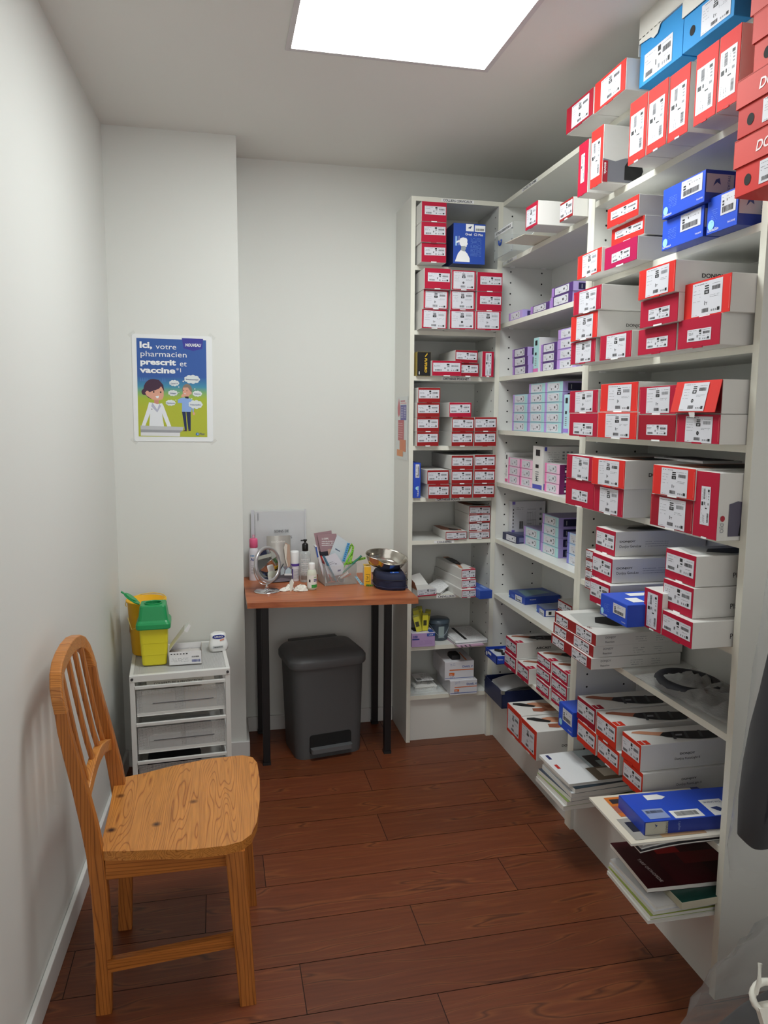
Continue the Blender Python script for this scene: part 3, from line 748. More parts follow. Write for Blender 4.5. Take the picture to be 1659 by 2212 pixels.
# narrow blue upright box, fifth compartment
def blue_face(o, W, h, yoff=-.0016, wl=(.35, .78, .5, .93), name='', txt2='THUASNE', vert=False):
    q = MB(); O = Vector((-W/2, yoff, 0)); r2 = random.Random(5)
    if vert:
        sticker(q, O + EX*(W*.8) + ZV*(h*.58), ZV, -EX, h*.38, W*.55, 'bar', r2)
    else: sticker(q, O + EX*(W*wl[0]) + ZV*(h*wl[2]), EX, ZV, W*(wl[1]-wl[0]), h*(wl[3]-wl[2]), 'bar', r2)
    q.build('sticker', o); q = MB(); ci = mat('9fdcf5', .4)
    r = min(W, h)*(.14 if not vert else .22); cx, cz = (r*1.5, h*.24) if not vert else (W*.5, h*.28)
    q.add([(-W/2+cx+r*math.cos(a*PI/8), yoff, cz+r*math.sin(a*PI/8)) for a in range(16)], [tuple(range(16))], ci)
    if name and not vert: q.text(name, h*.11, (-W/2+.006, yoff, h*.06), EX, ZV, PAPER, bold=.01)
    if not vert:
        q.text(txt2, h*.075, (W/2-.006, yoff, h*.13), EX, ZV, PAPER, align=1.0)
        for k in range(7): dashes(q, O, EX, ZV, .16*W, .36*W, h*(.3+.055*k), .0009, r2, mat('7fa4ee', .5))
    else: q.text(txt2, W*.33, (-W/2+W*.75, yoff, h*.04), (0, 0, 1), (-1, 0, 0), PAPER)
    q.build('lettering', o)
o = solidbox('brace_box', 'narrow blue box standing upright at the left, fifth compartment of corner bookcase', 'box', .031, .2, .149, (.818, 3.062, 1.0923), 0, (BL, '2348b8', BL), group=G % 'fifth'); blue_face(o, .031, .149, vert=True)
# long blue box sticking out, seventh compartment
K = DIM['iblue']
o = solidbox('brace_box', 'long glossy blue box poking out past the corner bookcase', 'box', .058, .3, .036, (1.1, 2.957, .6663), .10, ('3a5db8', '274aa8', '3f62bd'), group=G % 'seventh')
q = MB(); q.rect(Vector((-.02, 0, .0372)), EX, EY, 0, .004, .02, .27, mat('9db4e2', .4)); q.rect(Vector((.008, 0, .0372)), EX, EY, 0, .014, .03, .09, mat('8aa5dd', .4)); q.build('lettering', o)
# crushed open box, seventh compartment
o = empty('open_box', 'crushed open white box with its lid torn up, behind the desk corner', 'box', (.866, 3.052, .6663), .14)
q = MB(); q.box(-.045, .045, 0, .09, 0, .028, SIDEW); q.box(-.0445, .0445, -.0012, 0, .0, .01, mat(RED['C'], .4)); q.build('box_body', o, bevel=.001)
q = MB(); sticker(q, Vector((-.044, -.0016, .006)), EX, ZV, .086, .025, 'wide', random.Random(9)); q.build('sticker', o)
q = MB(); q.poly([(-.045, .09, .028), (.045, .09, .028), (.02, .13, .075), (-.04, .12, .065)], SIDEW); q.poly([(-.045, .0895, .0285), (-.04, .1195, .0655), (.02, .1295, .0755), (.045, .0895, .0285)], SIDEW)
q.poly([(-.046, .09, .028), (-.046, 0, .028), (-.050, .02, .058), (-.049, .08, .07)], mat('b5765a', .5)); q.build('box_flap', o)
for k, (x, y, z, rz, tl) in enumerate(((.935, 3.16, .6705, -.5, .04), (.945, 3.15, .6835, -.75, .16))):
    q = MB(); q.box(-.045, .045, -.075, .075, 0, .0035, PAPER)
    for j in range(14): dashes(q, Vector((-.04, -.07+.01*j, .0037)), EX, EY, 0, .08, 0, .0013, RND, GREYINK)
    tag(q.build('leaflet', loc=(x, y, z), rot=(tl, 0, rz)), ('flat folded white instruction leaflet on the corner shelf' if k == 0 else 'white folded leaflet propped up against the ankle-brace boxes'), 'leaflet', 'leaflets beside the ankle-brace boxes')
# eighth compartment: glove box, packets, pot, papers
o = solidbox('glove_box', 'lilac glove carton holding yellow packets, marked 100', 'box', .105, .2, .061, (.8555, 3.064, .4373), 0, ('b9a5cf', 'b79ac9', 'dcd8e4'))
q = MB(); q.text('100', .015, (-.049, -.0014, .041), EX, ZV, mat('27408c', .5), bold=.03); q.rect(Vector((-.05, -.0014, .032)), EX, ZV, 0, .032, 0, .006, mat('27408c', .5)); q.rect(Vector((.016, -.0014, .046)), EX, ZV, 0, .036, 0, .013, mat('2a52a6', .5)); q.text('L 8-9', .009, (.024, -.0018, .049), EX, ZV, PAPER, bold=.02)
for k in range(4): dashes(q, Vector((-.02, -.0014, .012+.005*k)), EX, ZV, 0, .06, 0, .0009, RND, mat('8d74a8', .5))
q.rect(Vector((.028, .0, .0622)), EX, EY, 0, .022, .005, .05, mat('2a52a6', .5)); q.poly([(-.035, .03, .0624), (.015, .03, .0624), (.02, .09, .0624), (-.04, .09, .0624)], mat('1b1b22', .7)); q.build('lettering', o)
YEL = ['c9c23a', 'd8cf3c', 'b5ad2e', 'e0b52a', 'a9a636']
for k in range(9):
    q = MB(); Lh = RND.uniform(.065, .105); W_ = .026
    q.box(-W_/2, W_/2, -.0018, .0018, 0, Lh, mat(YEL[k % 5], .35, var=.1, bscale=40)); q.box(-W_/2, W_/2, -.0022, .0022, Lh*.88, Lh, mat('8d8d40', .4)); q.rect(Vector((-W_*.35, -.0024, Lh*.3)), EX, ZV, 0, W_*.6, 0, Lh*.3, mat('3d3c1c', .5))
    tag(q.build('dressing_packet', loc=(.843+.0055*((k*5) % 9), 3.086+.008*k, .5005), rot=(RND.uniform(-.15, .05), (-.24 + .055*((k*5) % 9)), RND.uniform(-.3, .3)), bevel=.0008), 'flat yellow-green packet fanned out of the lilac glove carton', 'packet', 'yellow packets fanned out of the lilac glove carton')
pot = empty('plastic_pot', 'translucent grey round plastic pot with a lid and thin handle', 'pot', (.955, 3.172, .4372))
PG = clear_plastic('pot_plastic', '4f5f6d', .62, .3)
q = MB(); q.lathe([(.040, 0), (.043, .004), (.047, .07), (.048, .082), (.044, .082), (.041, .008)], PG, 32); q.build('pot_body', pot)
q = MB(); q.lathe([(.0505, .078), (.051, .088), (.046, .094), (0.001, .096)], mat('4d5b67', .3), 32); q.build('lid', pot)
q = MB(); q.tube([(.049*math.sin(a), -.049*math.cos(a)-.002, .02+.055*(abs(math.sin(a)))**1.5) for a in [(-90+180*i/16)*PI/180 for i in range(17)]], .0011, mat('8d9aa4', .4), 6); q.build('handle', pot)
q = MB(); q.rect(Vector((-.013, -.0485, .016)), EX, ZV, 0, .026, 0, .052, mat('98a7a7', .5)); q.build('sticker', pot)
o = MB(); o.box(-.06, .06, 0, .26, 0, .004, mat('c79fb8', .5));
for k in range(3): o.rect(Vector((-.05+.02*k, 0.002, .0043)), EX, EY, 0, .008, 0, .012, INK); o.rect(Vector((-.05+.02*k, -.0004, 0.0004)), EX, ZV, 0, .008, 0, .003, INK)
tag(o.build('folder', loc=(1.065, 3.025, .4373), rot=(0, 0, .12)), 'thin pink folder lying under the stack of forms', 'folder')
for k in range(5):
    q = MB(); q.box(-.075, .075, 0, .21, 0, .0028, PAPER if k != 1 else mat('8f8f95', .5))
    if k == 4:
        q.rect(Vector((0, 0, .0031)), EX, EY, -.028, -.014, .01, .2, INK)
        for j in range(18): dashes(q, Vector((-.008, .012+.0105*j, .0031)), EX, EY, 0, .075, 0, .0016, RND, GREYINK); dashes(q, Vector((-.07, .012+.0105*j, .0031)), EX, EY, 0, .035, 0, .0016, RND, GREYINK)
    nm = ['lowest', 'second', 'third', 'fourth', 'topmost'][k]
    tag(q.build('paper_form', loc=(1.076+.003*RND.uniform(-1, 1), 3.05+.004*k*.5, .4418+.0031*k), rot=(0, 0, .05+.03*RND.uniform(-1, 1))), ('topmost printed form with a black bar, on the papers beside the pot' if k == 4 else f'printed form, {nm} sheet from the bottom of the papers beside the pot'), 'paper', 'forms stacked on the pink folder')
# bottom compartment
def digitil(i, label, yaw=0):
    K, pl, a, b, z0, z1 = DIM[i]; W = b-a; h = z1-z0-.0006
    o = solidbox('medicine_carton', label, 'box', W, .2, h, ((a+b)/2, pl, z0+.0003), yaw, ('d2d0d6', 'dcdbe0', 'dddce0'), group='white and orange cartons in the bottom compartment')
    q = MB(); ORG = mat('dd6b28', .45); BLU = mat('4a62a8', .5); O = Vector((-W/2, -.0014, 0))
    q.rect(O, EX, ZV, .16*W, .985*W, .52*h, .57*h, ORG); q.rect(O, EX, ZV, .15*W, .33*W, .24*h, .40*h, ORG); q.rect(O, EX, ZV, 0.01*W, .99*W, .01, .04*h+.004, mat('6f7fb5', .5))
    for s in (0, 1): dashes(q, O+ZV*(h*(.18-.07*s)), EX, ZV, .15*W, .34*W, 0, .0022, RND, BLU)
    q.text('DigitIL V', .0135, (.10*W, -.0015, .66*h), EX, ZV, BLU, bold=.02); q.text('max', .007, (-.33*W, -.0018, .27*h), EX, ZV, PAPER, bold=.03)
    for s in (0, 1): dashes(q, O+ZV*(h*(.78-.08*s)), Vector((.98, 0, .2)), ZV, .18*W, .36*W, 0, .0018, RND, mat('8d9ac4', .5))
    q.rect(Vector((.24*W, 0, h+.0007)), EX, EY, 0, .006, .01, .12, ORG); q.build('lettering', o); return o
digitil('dig1', 'white carton with orange stripe, under a matching carton, bottom compartment'); 
o = digitil('dig2', 'white carton with orange stripe stacked on a matching one', -.02)
q = MB(); q.loft([[(-.008+x*s, .012+y*s*1.2, z) for x, y in rrect(-.021, .021, -.0, .06, .008)] for s, z in ((1, 0), (1, .012), (.9, .02))], mat('121214', .6), True); kk = DIM['dig2']
tag(q.build('black_pouch', loc=((kk[2]+kk[3])/2, kk[1]+.01, kk[5]+.0004)), 'small black pouch lying on the upper orange-striped carton', 'pouch')
q = MB(); rr = random.Random(4); n = 14
def crumple_sheet(nx, ny, lx, ly, amp, m, rr, base=0.002, edge=.25):
    hs = [[rr.random() for _ in range(ny+1)] for _ in range(nx+1)]; vs = []
    for i in range(nx+1):
        for j in range(ny+1):
            e = min(i, nx-i, j, ny-j)/max(1, min(nx, ny)/2); vs.append((lx*(i/nx-.5), ly*(j/ny-.5), base + amp*(edge + (1-edge)*min(1, e*1.6))*hs[i][j]*(.35+.65*e)))
    return vs, [(i*(ny+1)+j, (i+1)*(ny+1)+j, (i+1)*(ny+1)+j+1, i*(ny+1)+j+1) for i in range(nx) for j in range(ny)]
pk = empty('bagged_parcel', 'white labelled parcel in a crumpled clear plastic bag, bottom compartment', 'parcel', (.884, 3.19, .2122), .04)
q = MB(); vs, fs = crumple_sheet(6, 6, .105, .15, .02, PAPER, rr, .02); q.add(vs, fs, mat('e6e6e2', .5), True); q.box(-.05, .05, -.07, .07, .001, .024, mat('e2e2de', .5)); q.build('parcel', pk)
q = MB(); R_, U_ = Vector((1, 0, 0)), Vector((0, 1, 0)); q.rect(Vector((-.04, -.06, .045)), R_, U_, 0, .08, 0, .10, PAPER); barcode(q, Vector((-.035, -.05, .0455)), R_, U_, 0, .022, 0, .03, RND, INK)
for j in range(7): dashes(q, Vector((-.005, -.05+.012*j, .0455)), R_, U_, 0, .04, 0, .002, RND, INK)
q.build('sticker', pk)
CLR = clear_plastic('clear_bag', 'e6ecee', .16, .12, streak=30)
q = MB(); vs, fs = crumple_sheet(12, 12, .145, .215, .05, CLR, rr, .004, .1); q.add(vs, fs, CLR, True); q.build('plastic_bag', pk)

# ------------------------------------------------------------------ right wall, far bay
g = 'boxes on the top shelf of the far bay'
put('j1', 'C', 'x', 'crimson-ended white box resting high on crumpled papers, far bay', g, tilt=0)
put('j2', 'B', 'h', 'brick red white-sided box at the far bay top, against the divider', g)
bin_ = empty('clear_bin', 'clear plastic bin with a printed strip, high in the far corner', 'bin', (1.13, 2.94, 2.0785), -PI/2)
CP = clear_plastic('clear_acrylic', 'dfe6e4', .06, .08, amt=.3)
q = MB(); q.box(-.10, .10, 0, .0025, 0, .11, CP); q.box(-.10, -.0975, 0, .2, 0, .11, CP); q.box(.0975, .10, 0, .2, 0, .11, CP); q.box(-.10, .10, 0, .2, 0, .0025, CP); q.build('bin_body', bin_)
q = MB(); q.rect(Vector((-.095, -.001, .088)), EX, ZV, 0, .19, 0, .02, PAPER); q.text('ATTELLE GRENOUILLE', .012, (0, -.0016, .0935), EX, ZV, INK, bold=.02, align=.5, width=.16); q.build('bin_label', bin_)
q = MB(); q.tube([(-.03+.014*math.cos(a), -.002, .066-.02*math.sin(a)) for a in [PI*i/10 for i in range(11)]], .0035, mat('2d4c9c', .4), 8); q.build('hook', bin_)
q = MB(); q.box(-.1, .1, -.1, .05, 0, .0016, mat('ded7c4', .4)); o = tag(q.build('paper_folder', loc=(1.165, 2.70, 2.0792), rot=(0, 0, .1)), 'cream paper folder sticking out beneath the high crimson-ended box', 'folder')
q = MB(); q.box(-.06, .06, 0, .16, 0, .0015, PAPER)
for j in range(3): q.rect(Vector((-.03+.02*j, .02, .002)), EX, EY, 0, .003, 0, .04, INK)
tag(q.build('leaflet', loc=(1.16, 2.715, 2.115), rot=(.0, -.5, -1.2)), 'white leaflet propped between the clear bin and the high box', 'leaflet')
g = 'stocking boxes on the second shelf of the far bay'
for i, kd, t in (('k1', 'lilac', 'pale lilac stocking box, leftmost on the second shelf of the far bay'), ('k2', 'violet', 'purple stocking box, second from left on the sparse purple shelf'), ('k3', 'violet', 'purple stocking box under another by the divider, sparse purple shelf'), ('k4', 'violet', 'purple stocking box stacked on another by the divider, sparse purple shelf')):
    K, pl, a, b, z0, z1 = DIM[i]
    if i == 'k3': a, b = 2.415, 2.585
    if i == 'k4': a, b = 2.41, 2.58
    if i == 'k1': b = 2.985
    if i == 'k2': b = 2.765
    soft(kd, t, g, K, 1.182, a+(.025 if i in('k1',) else 0), b, z0, z1)
g = 'stocking boxes on the third shelf of the far bay'
ord4 = ['lowest', 'second from bottom', 'third from bottom', 'fourth from bottom', 'topmost']
for k in range(3): soft('violet', f'purple stocking box, {["lowest","middle one","topmost"][k]} in the stack by the left side panel', g, 'R', 1.20, 2.812+.012*k*.5, 2.982-.008*(2-k)*.5, 1.606+.0355*k, 1.6415+.0355*k)
for k in range(3): soft('violet', f'purple stocking box, {["lowest","middle one","topmost"][k]} in the stack right of the upright teal box', g, 'R', 1.20, 2.556, 2.696, 1.606+.034*k, 1.64+.034*k)
for k in range(4): soft('lilac', f'lilac stocking box, {["lowest","second","third","topmost"][k]} in the stack half hidden by red boxes', g, 'R', 1.20, 2.405, 2.552, 1.606+.0352*k, 1.6412+.0352*k)
g4 = 'stocking boxes on the fourth shelf of the far bay'
for k in range(4): soft('teal', f'teal stocking box, {["lowest","second from bottom","third from bottom","topmost"][k]} in the leftmost teal column', g4, 'R', 1.2, 2.81, 2.962, 1.38+.0368*k, 1.4168+.0368*k)
for k in range(5): soft('teal', f'teal stocking box, {ord4[k]} in the middle teal column', g4, 'R', 1.2, 2.648, 2.796, 1.38+.037*k, 1.417+.037*k)
for k in range(5): soft('teal', f'teal stocking box, {ord4[k]} in the right teal column', g4, 'R', 1.2, 2.50, 2.645, 1.38+.037*k, 1.417+.037*k)
g5 = 'stocking boxes on the fifth shelf of the far bay'
for k in range(3): soft('pink', f'pink-edged stocking box, {["lowest","middle one","topmost"][k]} in the leftmost pink column', g5, 'R', 1.215, 2.905, 3.03, 1.156+.0365*k, 1.1925+.0365*k)
for k in range(3): soft('pink', f'pink-edged stocking box, {["lowest","middle one","topmost"][k]} in the pink column left of the big white box', g5, 'R', 1.215, 2.775, 2.90, 1.156+.0365*k, 1.1925+.0365*k)
for k in range(3): soft('pink', f'pink-edged stocking box, {["lowest","middle one","topmost"][k]} of three in front of the big white box', g5, 'R', 1.212, 2.525, 2.652, 1.156+.0365*k, 1.1925+.0365*k)
g6 = 'stocking boxes on the sixth shelf of the far bay'
for k in range(2): soft('teal', f'pale teal stocking box, {["lower","upper"][k]} of the pair beside the navy box', g6, 'R', 1.25, 2.765, 2.922, .907+.038*k, .945+.038*k)
for k in range(4): soft('teal', f'pale teal stocking box, {["lowest","second from bottom","third from bottom","topmost"][k]} in the stack of four', g6, 'R', 1.245, 2.583+.001*k, 2.739-.003*k, .907+.0385*k, .9455+.0385*k, depth=.15)
for k in range(3): soft('sky', f'blue-edged stocking box, {["lowest","middle one","topmost"][k]} of three against the bookcase divider', g6, 'R', 1.24, 2.36, 2.50, .907+.0385*k, .9455+.0385*k, depth=.15)
# upright white and teal cartons on edge
def upright(label, pl, y0, y1, z0, z1, d, edge, base, group, txt=None, art=False):
    W = y1-y0; h = z1-z0; o = solidbox('stocking_carton', label, 'box', W, d, h, (pl, (y0+y1)/2, z0+.0003), -PI/2, ('dfdedd', base, 'cfcfd2'), group=group)
    q = MB(); O = Vector((-W/2, -.0014, 0)); q.rect(O, EX, ZV, .05*W, .95*W, .02*h, .12*h, mat(edge, .45)); q.rect(O, EX, ZV, .3*W, .6*W, .5*h, .58*h, INK); q.rect(O, EX, ZV, .3*W, .7*W, .78*h, .92*h, INK)
    for k in range(5): q.rect(O, EX, ZV, .3*W, .62*W, (.2+.05*k)*h, (.22+.05*k)*h, GREYINK)
    if txt: q.text(txt, .02, (-W*.1, -.0018, h*.22), EX, ZV, INK, bold=.05)
    O2 = Vector((W/2+.0007, 0, 0))
    if art:
        q.rect(O2, EY, ZV, .004, .018, .02*h, .16*h, mat(edge, .45)); q.rect(O2, EY, ZV, .004, .014, .9*h, .99*h, mat(edge, .45))
        for a in range(3):
            for b in range(3): q.rect(O2, EY, ZV, d*(.42+.09*a), d*(.47+.09*a), h*(.78+.07*b-.07), h*(.82+.07*b-.07), GREYINK)
        barcode(q, O2, EY, ZV, d*.24, d*.34, h*.28, h*.5, RND, INK); q.rect(O2, EY, ZV, d*.66, d*.95, h*.4, h*.8, mat('bdbdc0', .5))
        for b in range(6): dashes(q, O2+ZV*(h*(.86-.05*b)), EY, ZV, d*.1, d*.35, 0, .0016, RND, GREYINK)
        for b in range(5): dashes(q, O2+ZV*(h*(.12+.05*b)), EY, ZV, d*.5, d*.95, 0, .0016, RND, GREYINK)
    q.build('lettering', o); return o
upright('pale teal carton standing on edge between two purple stacks', 1.2, 2.716, 2.766, 1.606, 1.738, .19, 'd06aa8', 'a9d6d8', g)
upright('pale teal carton standing on edge right of the teal columns', 1.204, 2.451, 2.494, 1.38, 1.516, .19, '9a7ad0', 'b5dde8', g4)
upright('white and pink carton on edge at the left end, behind pink boxes', 1.215, 3.034, 3.066, 1.156, 1.284, .18, 'd84a86', 'e6e3e3', g5)
upright('big white carton standing behind the pink-edged boxes', 1.207, 2.66, 2.757, 1.156, 1.325, .185, '4a4fb0', 'e4e2de', g5, 'L', True)
# large white leaflet carton, sixth shelf, seen broadside
o = empty('stocking_carton', 'large white printed carton standing at the back, above the navy box', 'box', (1.30, 3.068, .9073), 0, g6)
q = MB(); q.box(-.062, .093, -.036, 0, 0, .165, mat('d3d3d8', .5)); q.build('box_body', o, bevel=.001)
q = MB(); O = Vector((-.062, -.0368, 0)); VIO = mat('7a68b8', .5)
q.rect(O, EX, ZV, 0, .014, .004, .04, VIO); q.rect(O, EX, ZV, 0, .014, .152, .164, VIO); barcode(q, O, EX, ZV, .035, .052, .045, .078, RND, INK); dashes(q, O+ZV*.13, EX, ZV, .02, .055, 0, .003, RND, GREYINK); dashes(q, O+ZV*.137, EX, ZV, .02, .055, 0, .002, RND, GREYINK)
for k in range(6): q.rect(O, EX, ZV, .07, .072+.02*(k % 3), .05+.016*k, .052+.016*k, GREYINK); q.rect(O, EX, ZV, .07+.008*k, .071+.008*k, .05, .12, GREYINK)
for k in range(4): q.rect(O, EX, ZV, .128, .138, .06+.022*k, .07+.022*k, INK if k == 1 else GREYINK)
for k in range(5): dashes(q, O+ZV*(.012+.006*k), EX, ZV, .09, .14, 0, .0022, RND, INK)
for k in range(6): q.rect(O, EX, ZV, .004, .008, .05+.015*k, .058+.015*k, INK)
q.build('lettering', o)
K = DIM['qnavy']
o = solidbox('stocking_box', 'flat dark navy box lying in front of the large white printed carton', 'box', .135, .14, .031, (1.21, 2.982, .9073), -PI/2+.08, ('2c3058', '20234a', '2a2d56'), group=g6)
q = MB(); sticker(q, Vector((-.03, -.0014, .004)), EX, ZV, .09, .024, 'soft', random.Random(3)); q.build('sticker', o)
q = MB(); q.rect(Vector((.0685, .01, .006)), EY, ZV, 0, .12, 0, .019, mat('686c8c', .4)); q.poly([(-.05, .02, .0322), (.05, .03, .0322), (.03, .12, .0322), (-.06, .12, .0322)], mat('575b80', .4)); q.build('printed_picture', o)
# seventh shelf
g = 'boxes on the seventh shelf of the far bay'
o = solidbox('brace_box', 'wide flat blue box lying alone on the nearly empty shelf', 'box', .145, .165, .031, (1.225, 2.92, .6603), -PI/2+.10, ('22409c', '2243a6', '3a55a0'), group=g)
blue_face(o, .145, .031, wl=(.42, .82, .1, .85)); q = MB(); q.text('THUASNE', .007, (.0733, .02, .018), EY, ZV, PAPER); q.poly([(-.05, .03, .0322), (.06, .01, .0322), (.02, .15, .0322), (-.04, .12, .0322)], mat('6d8f9c', .4)); q.build('printed_picture', o)
o = solidbox('brace_box', 'small flat blue box beside the slim red-edged boxes', 'box', .088, .13, .029, (1.235, 2.70, .6603), -PI/2-.05, ('22409c', '2243a6', '66708a'), group=g)
blue_face(o, .088, .029, wl=(.4, .95, .1, .8)); q = MB(); q.rect(Vector((.0447, .004, .003)), EY, ZV, 0, .04, 0, .023, PAPER); q.rect(Vector((.0451, .015, .008)), EY, ZV, 0, .012, 0, .013, INK); q.build('sticker', o)
for i, t in (('u3', 'lower'), ('u4', 'upper')):
    d0 = DIM[i]; DIM[i] = ('R', 1.27, 2.50, 2.62, .66 if i == 'u3' else .701, .70 if i == 'u3' else .741)
    put(i, 'B', 'h', f'slim red-edged white box, {t} of the pair by the divider, sparse shelf', g)
# eighth shelf
g = 'boxes on the eighth shelf of the far bay'
put('x1', 'C', 'm', 'crimson box under the one marked AIRCAST', g)
put('x2', 'C', 'm', 'crimson white-topped foot-brace box, right of and below the AIRCAST box', g, top='leg')
put('x3', 'C', 'm', 'crimson box marked AIRCAST with a black sock pictured on top', g, top='leg', side=(('AIRCAST', .0125, .084, .034, .03, .066),))
for i, t in (('x4', 'bottom left'), ('x5', 'middle left'), ('x6', 'top left'), ('x7', 'bottom right'), ('x8', 'middle right'), ('x9', 'top right')):
    put(i, 'C', 'm', f'crimson foot-brace box, {t} in the block of six', g, top='leg' if i in ('x6', 'x9') else None)
o = empty('brace_box', 'open blue box with black contents showing, left of the AIRCAST box', 'box', (1.124, 2.945, .4003), -PI/2, g)
BM = mat('2246b4', .4); W_ = .135; q = MB()
q.box(-W_/2, W_/2, 0, .002, 0, .036, BM); q.box(-W_/2, W_/2, .198, .2, 0, .036, BM); q.box(-W_/2, -W_/2+.002, 0, .2, 0, .036, BM); q.box(W_/2-.002, W_/2, 0, .2, 0, .036, BM); q.box(-W_/2, W_/2, 0, .2, 0, .002, BM); q.build('box_body', o)
q = MB(); q.box(-.05, .05, .01, .15, .003, .028, mat('cfd4dc', .5)); q.tube([(-.03, .03, .032), (.0, .05, .036), (.03, .04, .033), (.04, .08, .035)], .006, BLK, 8); q.build('brace', o)
q = MB(); q.box(-W_/2+.03, W_/2, .07, .2, .0365, .038, BM); q.build('box_flap', o)
q = MB(); q.add([(-.05+.009*math.cos(a*PI/6), -.0006, .014+.009*math.sin(a*PI/6)) for a in range(12)], [tuple(range(12))], PAPER); q.rect(Vector((-.035, -.0006, .018)), EX, ZV, 0, .04, 0, .01, PAPER); q.text('Malleo', .009, (W_/2+.0006, .006, .018), EY, ZV, PAPER); q.build('lettering', o)
# navy document tray
nt = empty('document_tray', 'open navy cardboard tray with metal corners, full of papers', 'tray', (1.144, 2.962, .2125), -PI/2)
NV = mat('18234f', .38); W_ = .212; q = MB(); hh = .075
q.box(-W_/2, W_/2, 0, .003, 0, hh, NV); q.box(-W_/2, W_/2, .247, .25, 0, hh, NV); q.box(-W_/2, -W_/2+.003, 0, .25, 0, hh, NV); q.box(W_/2-.003, W_/2, 0, .25, 0, hh, NV); q.box(-W_/2, W_/2, 0, .25, 0, .003, NV); q.build('tray_body', nt, bevel=.001)
q = MB(); MT = mat('b9b7ae', .3, metal=.9)
for s in (-1, 1): q.prism([(s*(W_/2-.014), -.001), (s*W_/2+s*.001, -.001), (s*W_/2+s*.001, .014)][::s], hh-.002, hh+.0012, MT); q.box(s*(W_/2-.012), s*(W_/2+.001), -.0012, 0, hh-.012, hh, MT); q.box(s*(W_/2), s*(W_/2+.0012), 0, .012, hh-.012, hh, MT)
q.build('metal_corner', nt)
for k in range(10):
    q = MB(); vs = []; Lp = .20
    cv = .010+.0012*k
    for i in range(9):
        t = i/8
        for s in (-1, 1): vs.append((s*.078, Lp*t, cv*math.sin(t*PI)))
    q.add(vs, [(2*i, 2*i+1, 2*i+3, 2*i+2) for i in range(8)], mat(['e8e8ea', 'c9cacc', 'f2f2f2', 'a5a6aa'][k % 4], .5), True)
    tag(q.build('paper_sheet', loc=(1.165+.004*RND.uniform(-1, 1), 2.962+.004*RND.uniform(-1, 1), .219+.0062*k), rot=(RND.uniform(-.01, .01), RND.uniform(-.015, .015), -PI/2+RND.uniform(-.12, .12))), 'loose paper sheet curling in the open navy cardboard tray', 'paper', 'papers in the navy cardboard tray')
g = 'large orange-red boxes under the navy tray'
put('do1', 'O', 'x', 'orange-red hand-brace box, farther of the big pair near the floor', g, top='hand')
put('do2', 'O', 'x', 'orange-red hand-brace box, nearer of the big pair near the floor', g, top='hand', side=(('DONJOY', .0125, .097, .045, .02, .058),))

# ------------------------------------------------------------------ right wall, near bay
g = 'boxes lying on top of the right-hand bookcases'
put('n1', 'D', 'n', 'dark red box on top of the bookcases, farther of the two below the ceiling', g)
put('n2', 'R', 'n', 'bright red box on top of the bookcases, beside the light-blue lidded boxes', g)
CY_ = '2f8fd0'
def lidbox(label, x, y0, y1, z0, h, lidh, d, bodyc, lidc, group, name='lidded_box', txt=None, hole=True, tall=None, lo=.0, seed=1):
    W = y1-y0; o = empty(name, label, 'box', (x, (y0+y1)/2, z0), -PI/2 + RND.uniform(-.01, .01), group)
    q = MB(); BC = mat(bodyc, .6, spec=.25); q.box(-W/2, W/2, 0, d, 0, h-.004, BC); q.build('box_body', o, bevel=.001)
    LC = mat(lidc, .6, spec=.25); q = MB(); e = .004; q.box(-W/2-e, W/2+e, -e, d+e, h-.003, h, LC)
    top = h-.001; zl = h-lidh
    if lo:       # loose lid flap hanging out with a thumb notch
        n = [(-W/2-e, zl+lo*.1), (W/2+e, zl+lo*.1), (W/2+e, top), (.01, top), (-.002, top-.006), (-.012, top-.022), (-.03, top-.026), (-.044, top-.018), (-W/2-e, top-.012)]
        q.prism(n, -e, -e+.0015, LC, axis='Y')
    else: q.box(-W/2-e, W/2+e, -e, -e+.0015, zl, top, LC)
    q.box(W/2+e-.0015, W/2+e, -e, d+e, zl, top, LC); q.box(-W/2-e, -W/2-e+.0015, -e, d+e, zl, top, LC); q.build('lid', o)
    q = MB(); rr = random.Random(seed)
    sticker(q, Vector((-W*.12 if hole else -W*.38, -.0009, .008)), EX, ZV, W*.56 if hole else W*.66, (zl-.012)*.95 if zl > .04 else .04, 'wide' if seed % 2 else 'big', rr); q.build('sticker', o)
    if hole:
        q = MB(); c = (-W*.30, zl*.42+.003); r = .0115
        q.add([(c[0]+r*.9*math.cos(a*PI/10), -.0007, c[1]+r*math.sin(a*PI/10)) for a in range(20)], [tuple(range(20))], mat('0c0808', .8)); q.build('thumb_hole', o)
    if txt: q = MB(); q.text(txt, lidh*.5, (-W*.18, -e-.0008, zl+lidh*.28), EX, ZV, mat('f0dcdc', .5), bold=.02, shear=.2); q.build('lettering', o)
    return o
lidbox('light-blue box with a loose white lid, on the bookcase top', 1.132, 1.768, 1.962, 2.3205, .125, .043, .27, CY_, 'dedbd3', g, hole=False, lo=1, seed=3)
lidbox('light-blue box with a white lid, against the pink lidded stack near the ceiling', 1.13, 1.575, 1.762, 2.3205, .125, .043, .27, CY_, 'dedbd3', g, hole=True, seed=2)
g = 'boxes standing on the top shelf of the near bay'
put('r1', 'C', 'v', 'thin crimson box standing upright, farthest on the top shelf of near bay', g, rot90=True, rect=(.3, .24, .68, .78))
o = put('r2', 'R', 'v', 'white box with red end and grey knee picture, standing upright', g, rot90=True, rect=(.06, .16, .82, .80), name='knee_brace_box')
h_ = DIM['r2'][5]-DIM['r2'][4]; w_ = (DIM['r2'][3]-DIM['r2'][2])/2
q = MB(); P = lambda pts, m, e=0: q.poly([(w_+.0006+e, y, z) for y, z in pts], m)
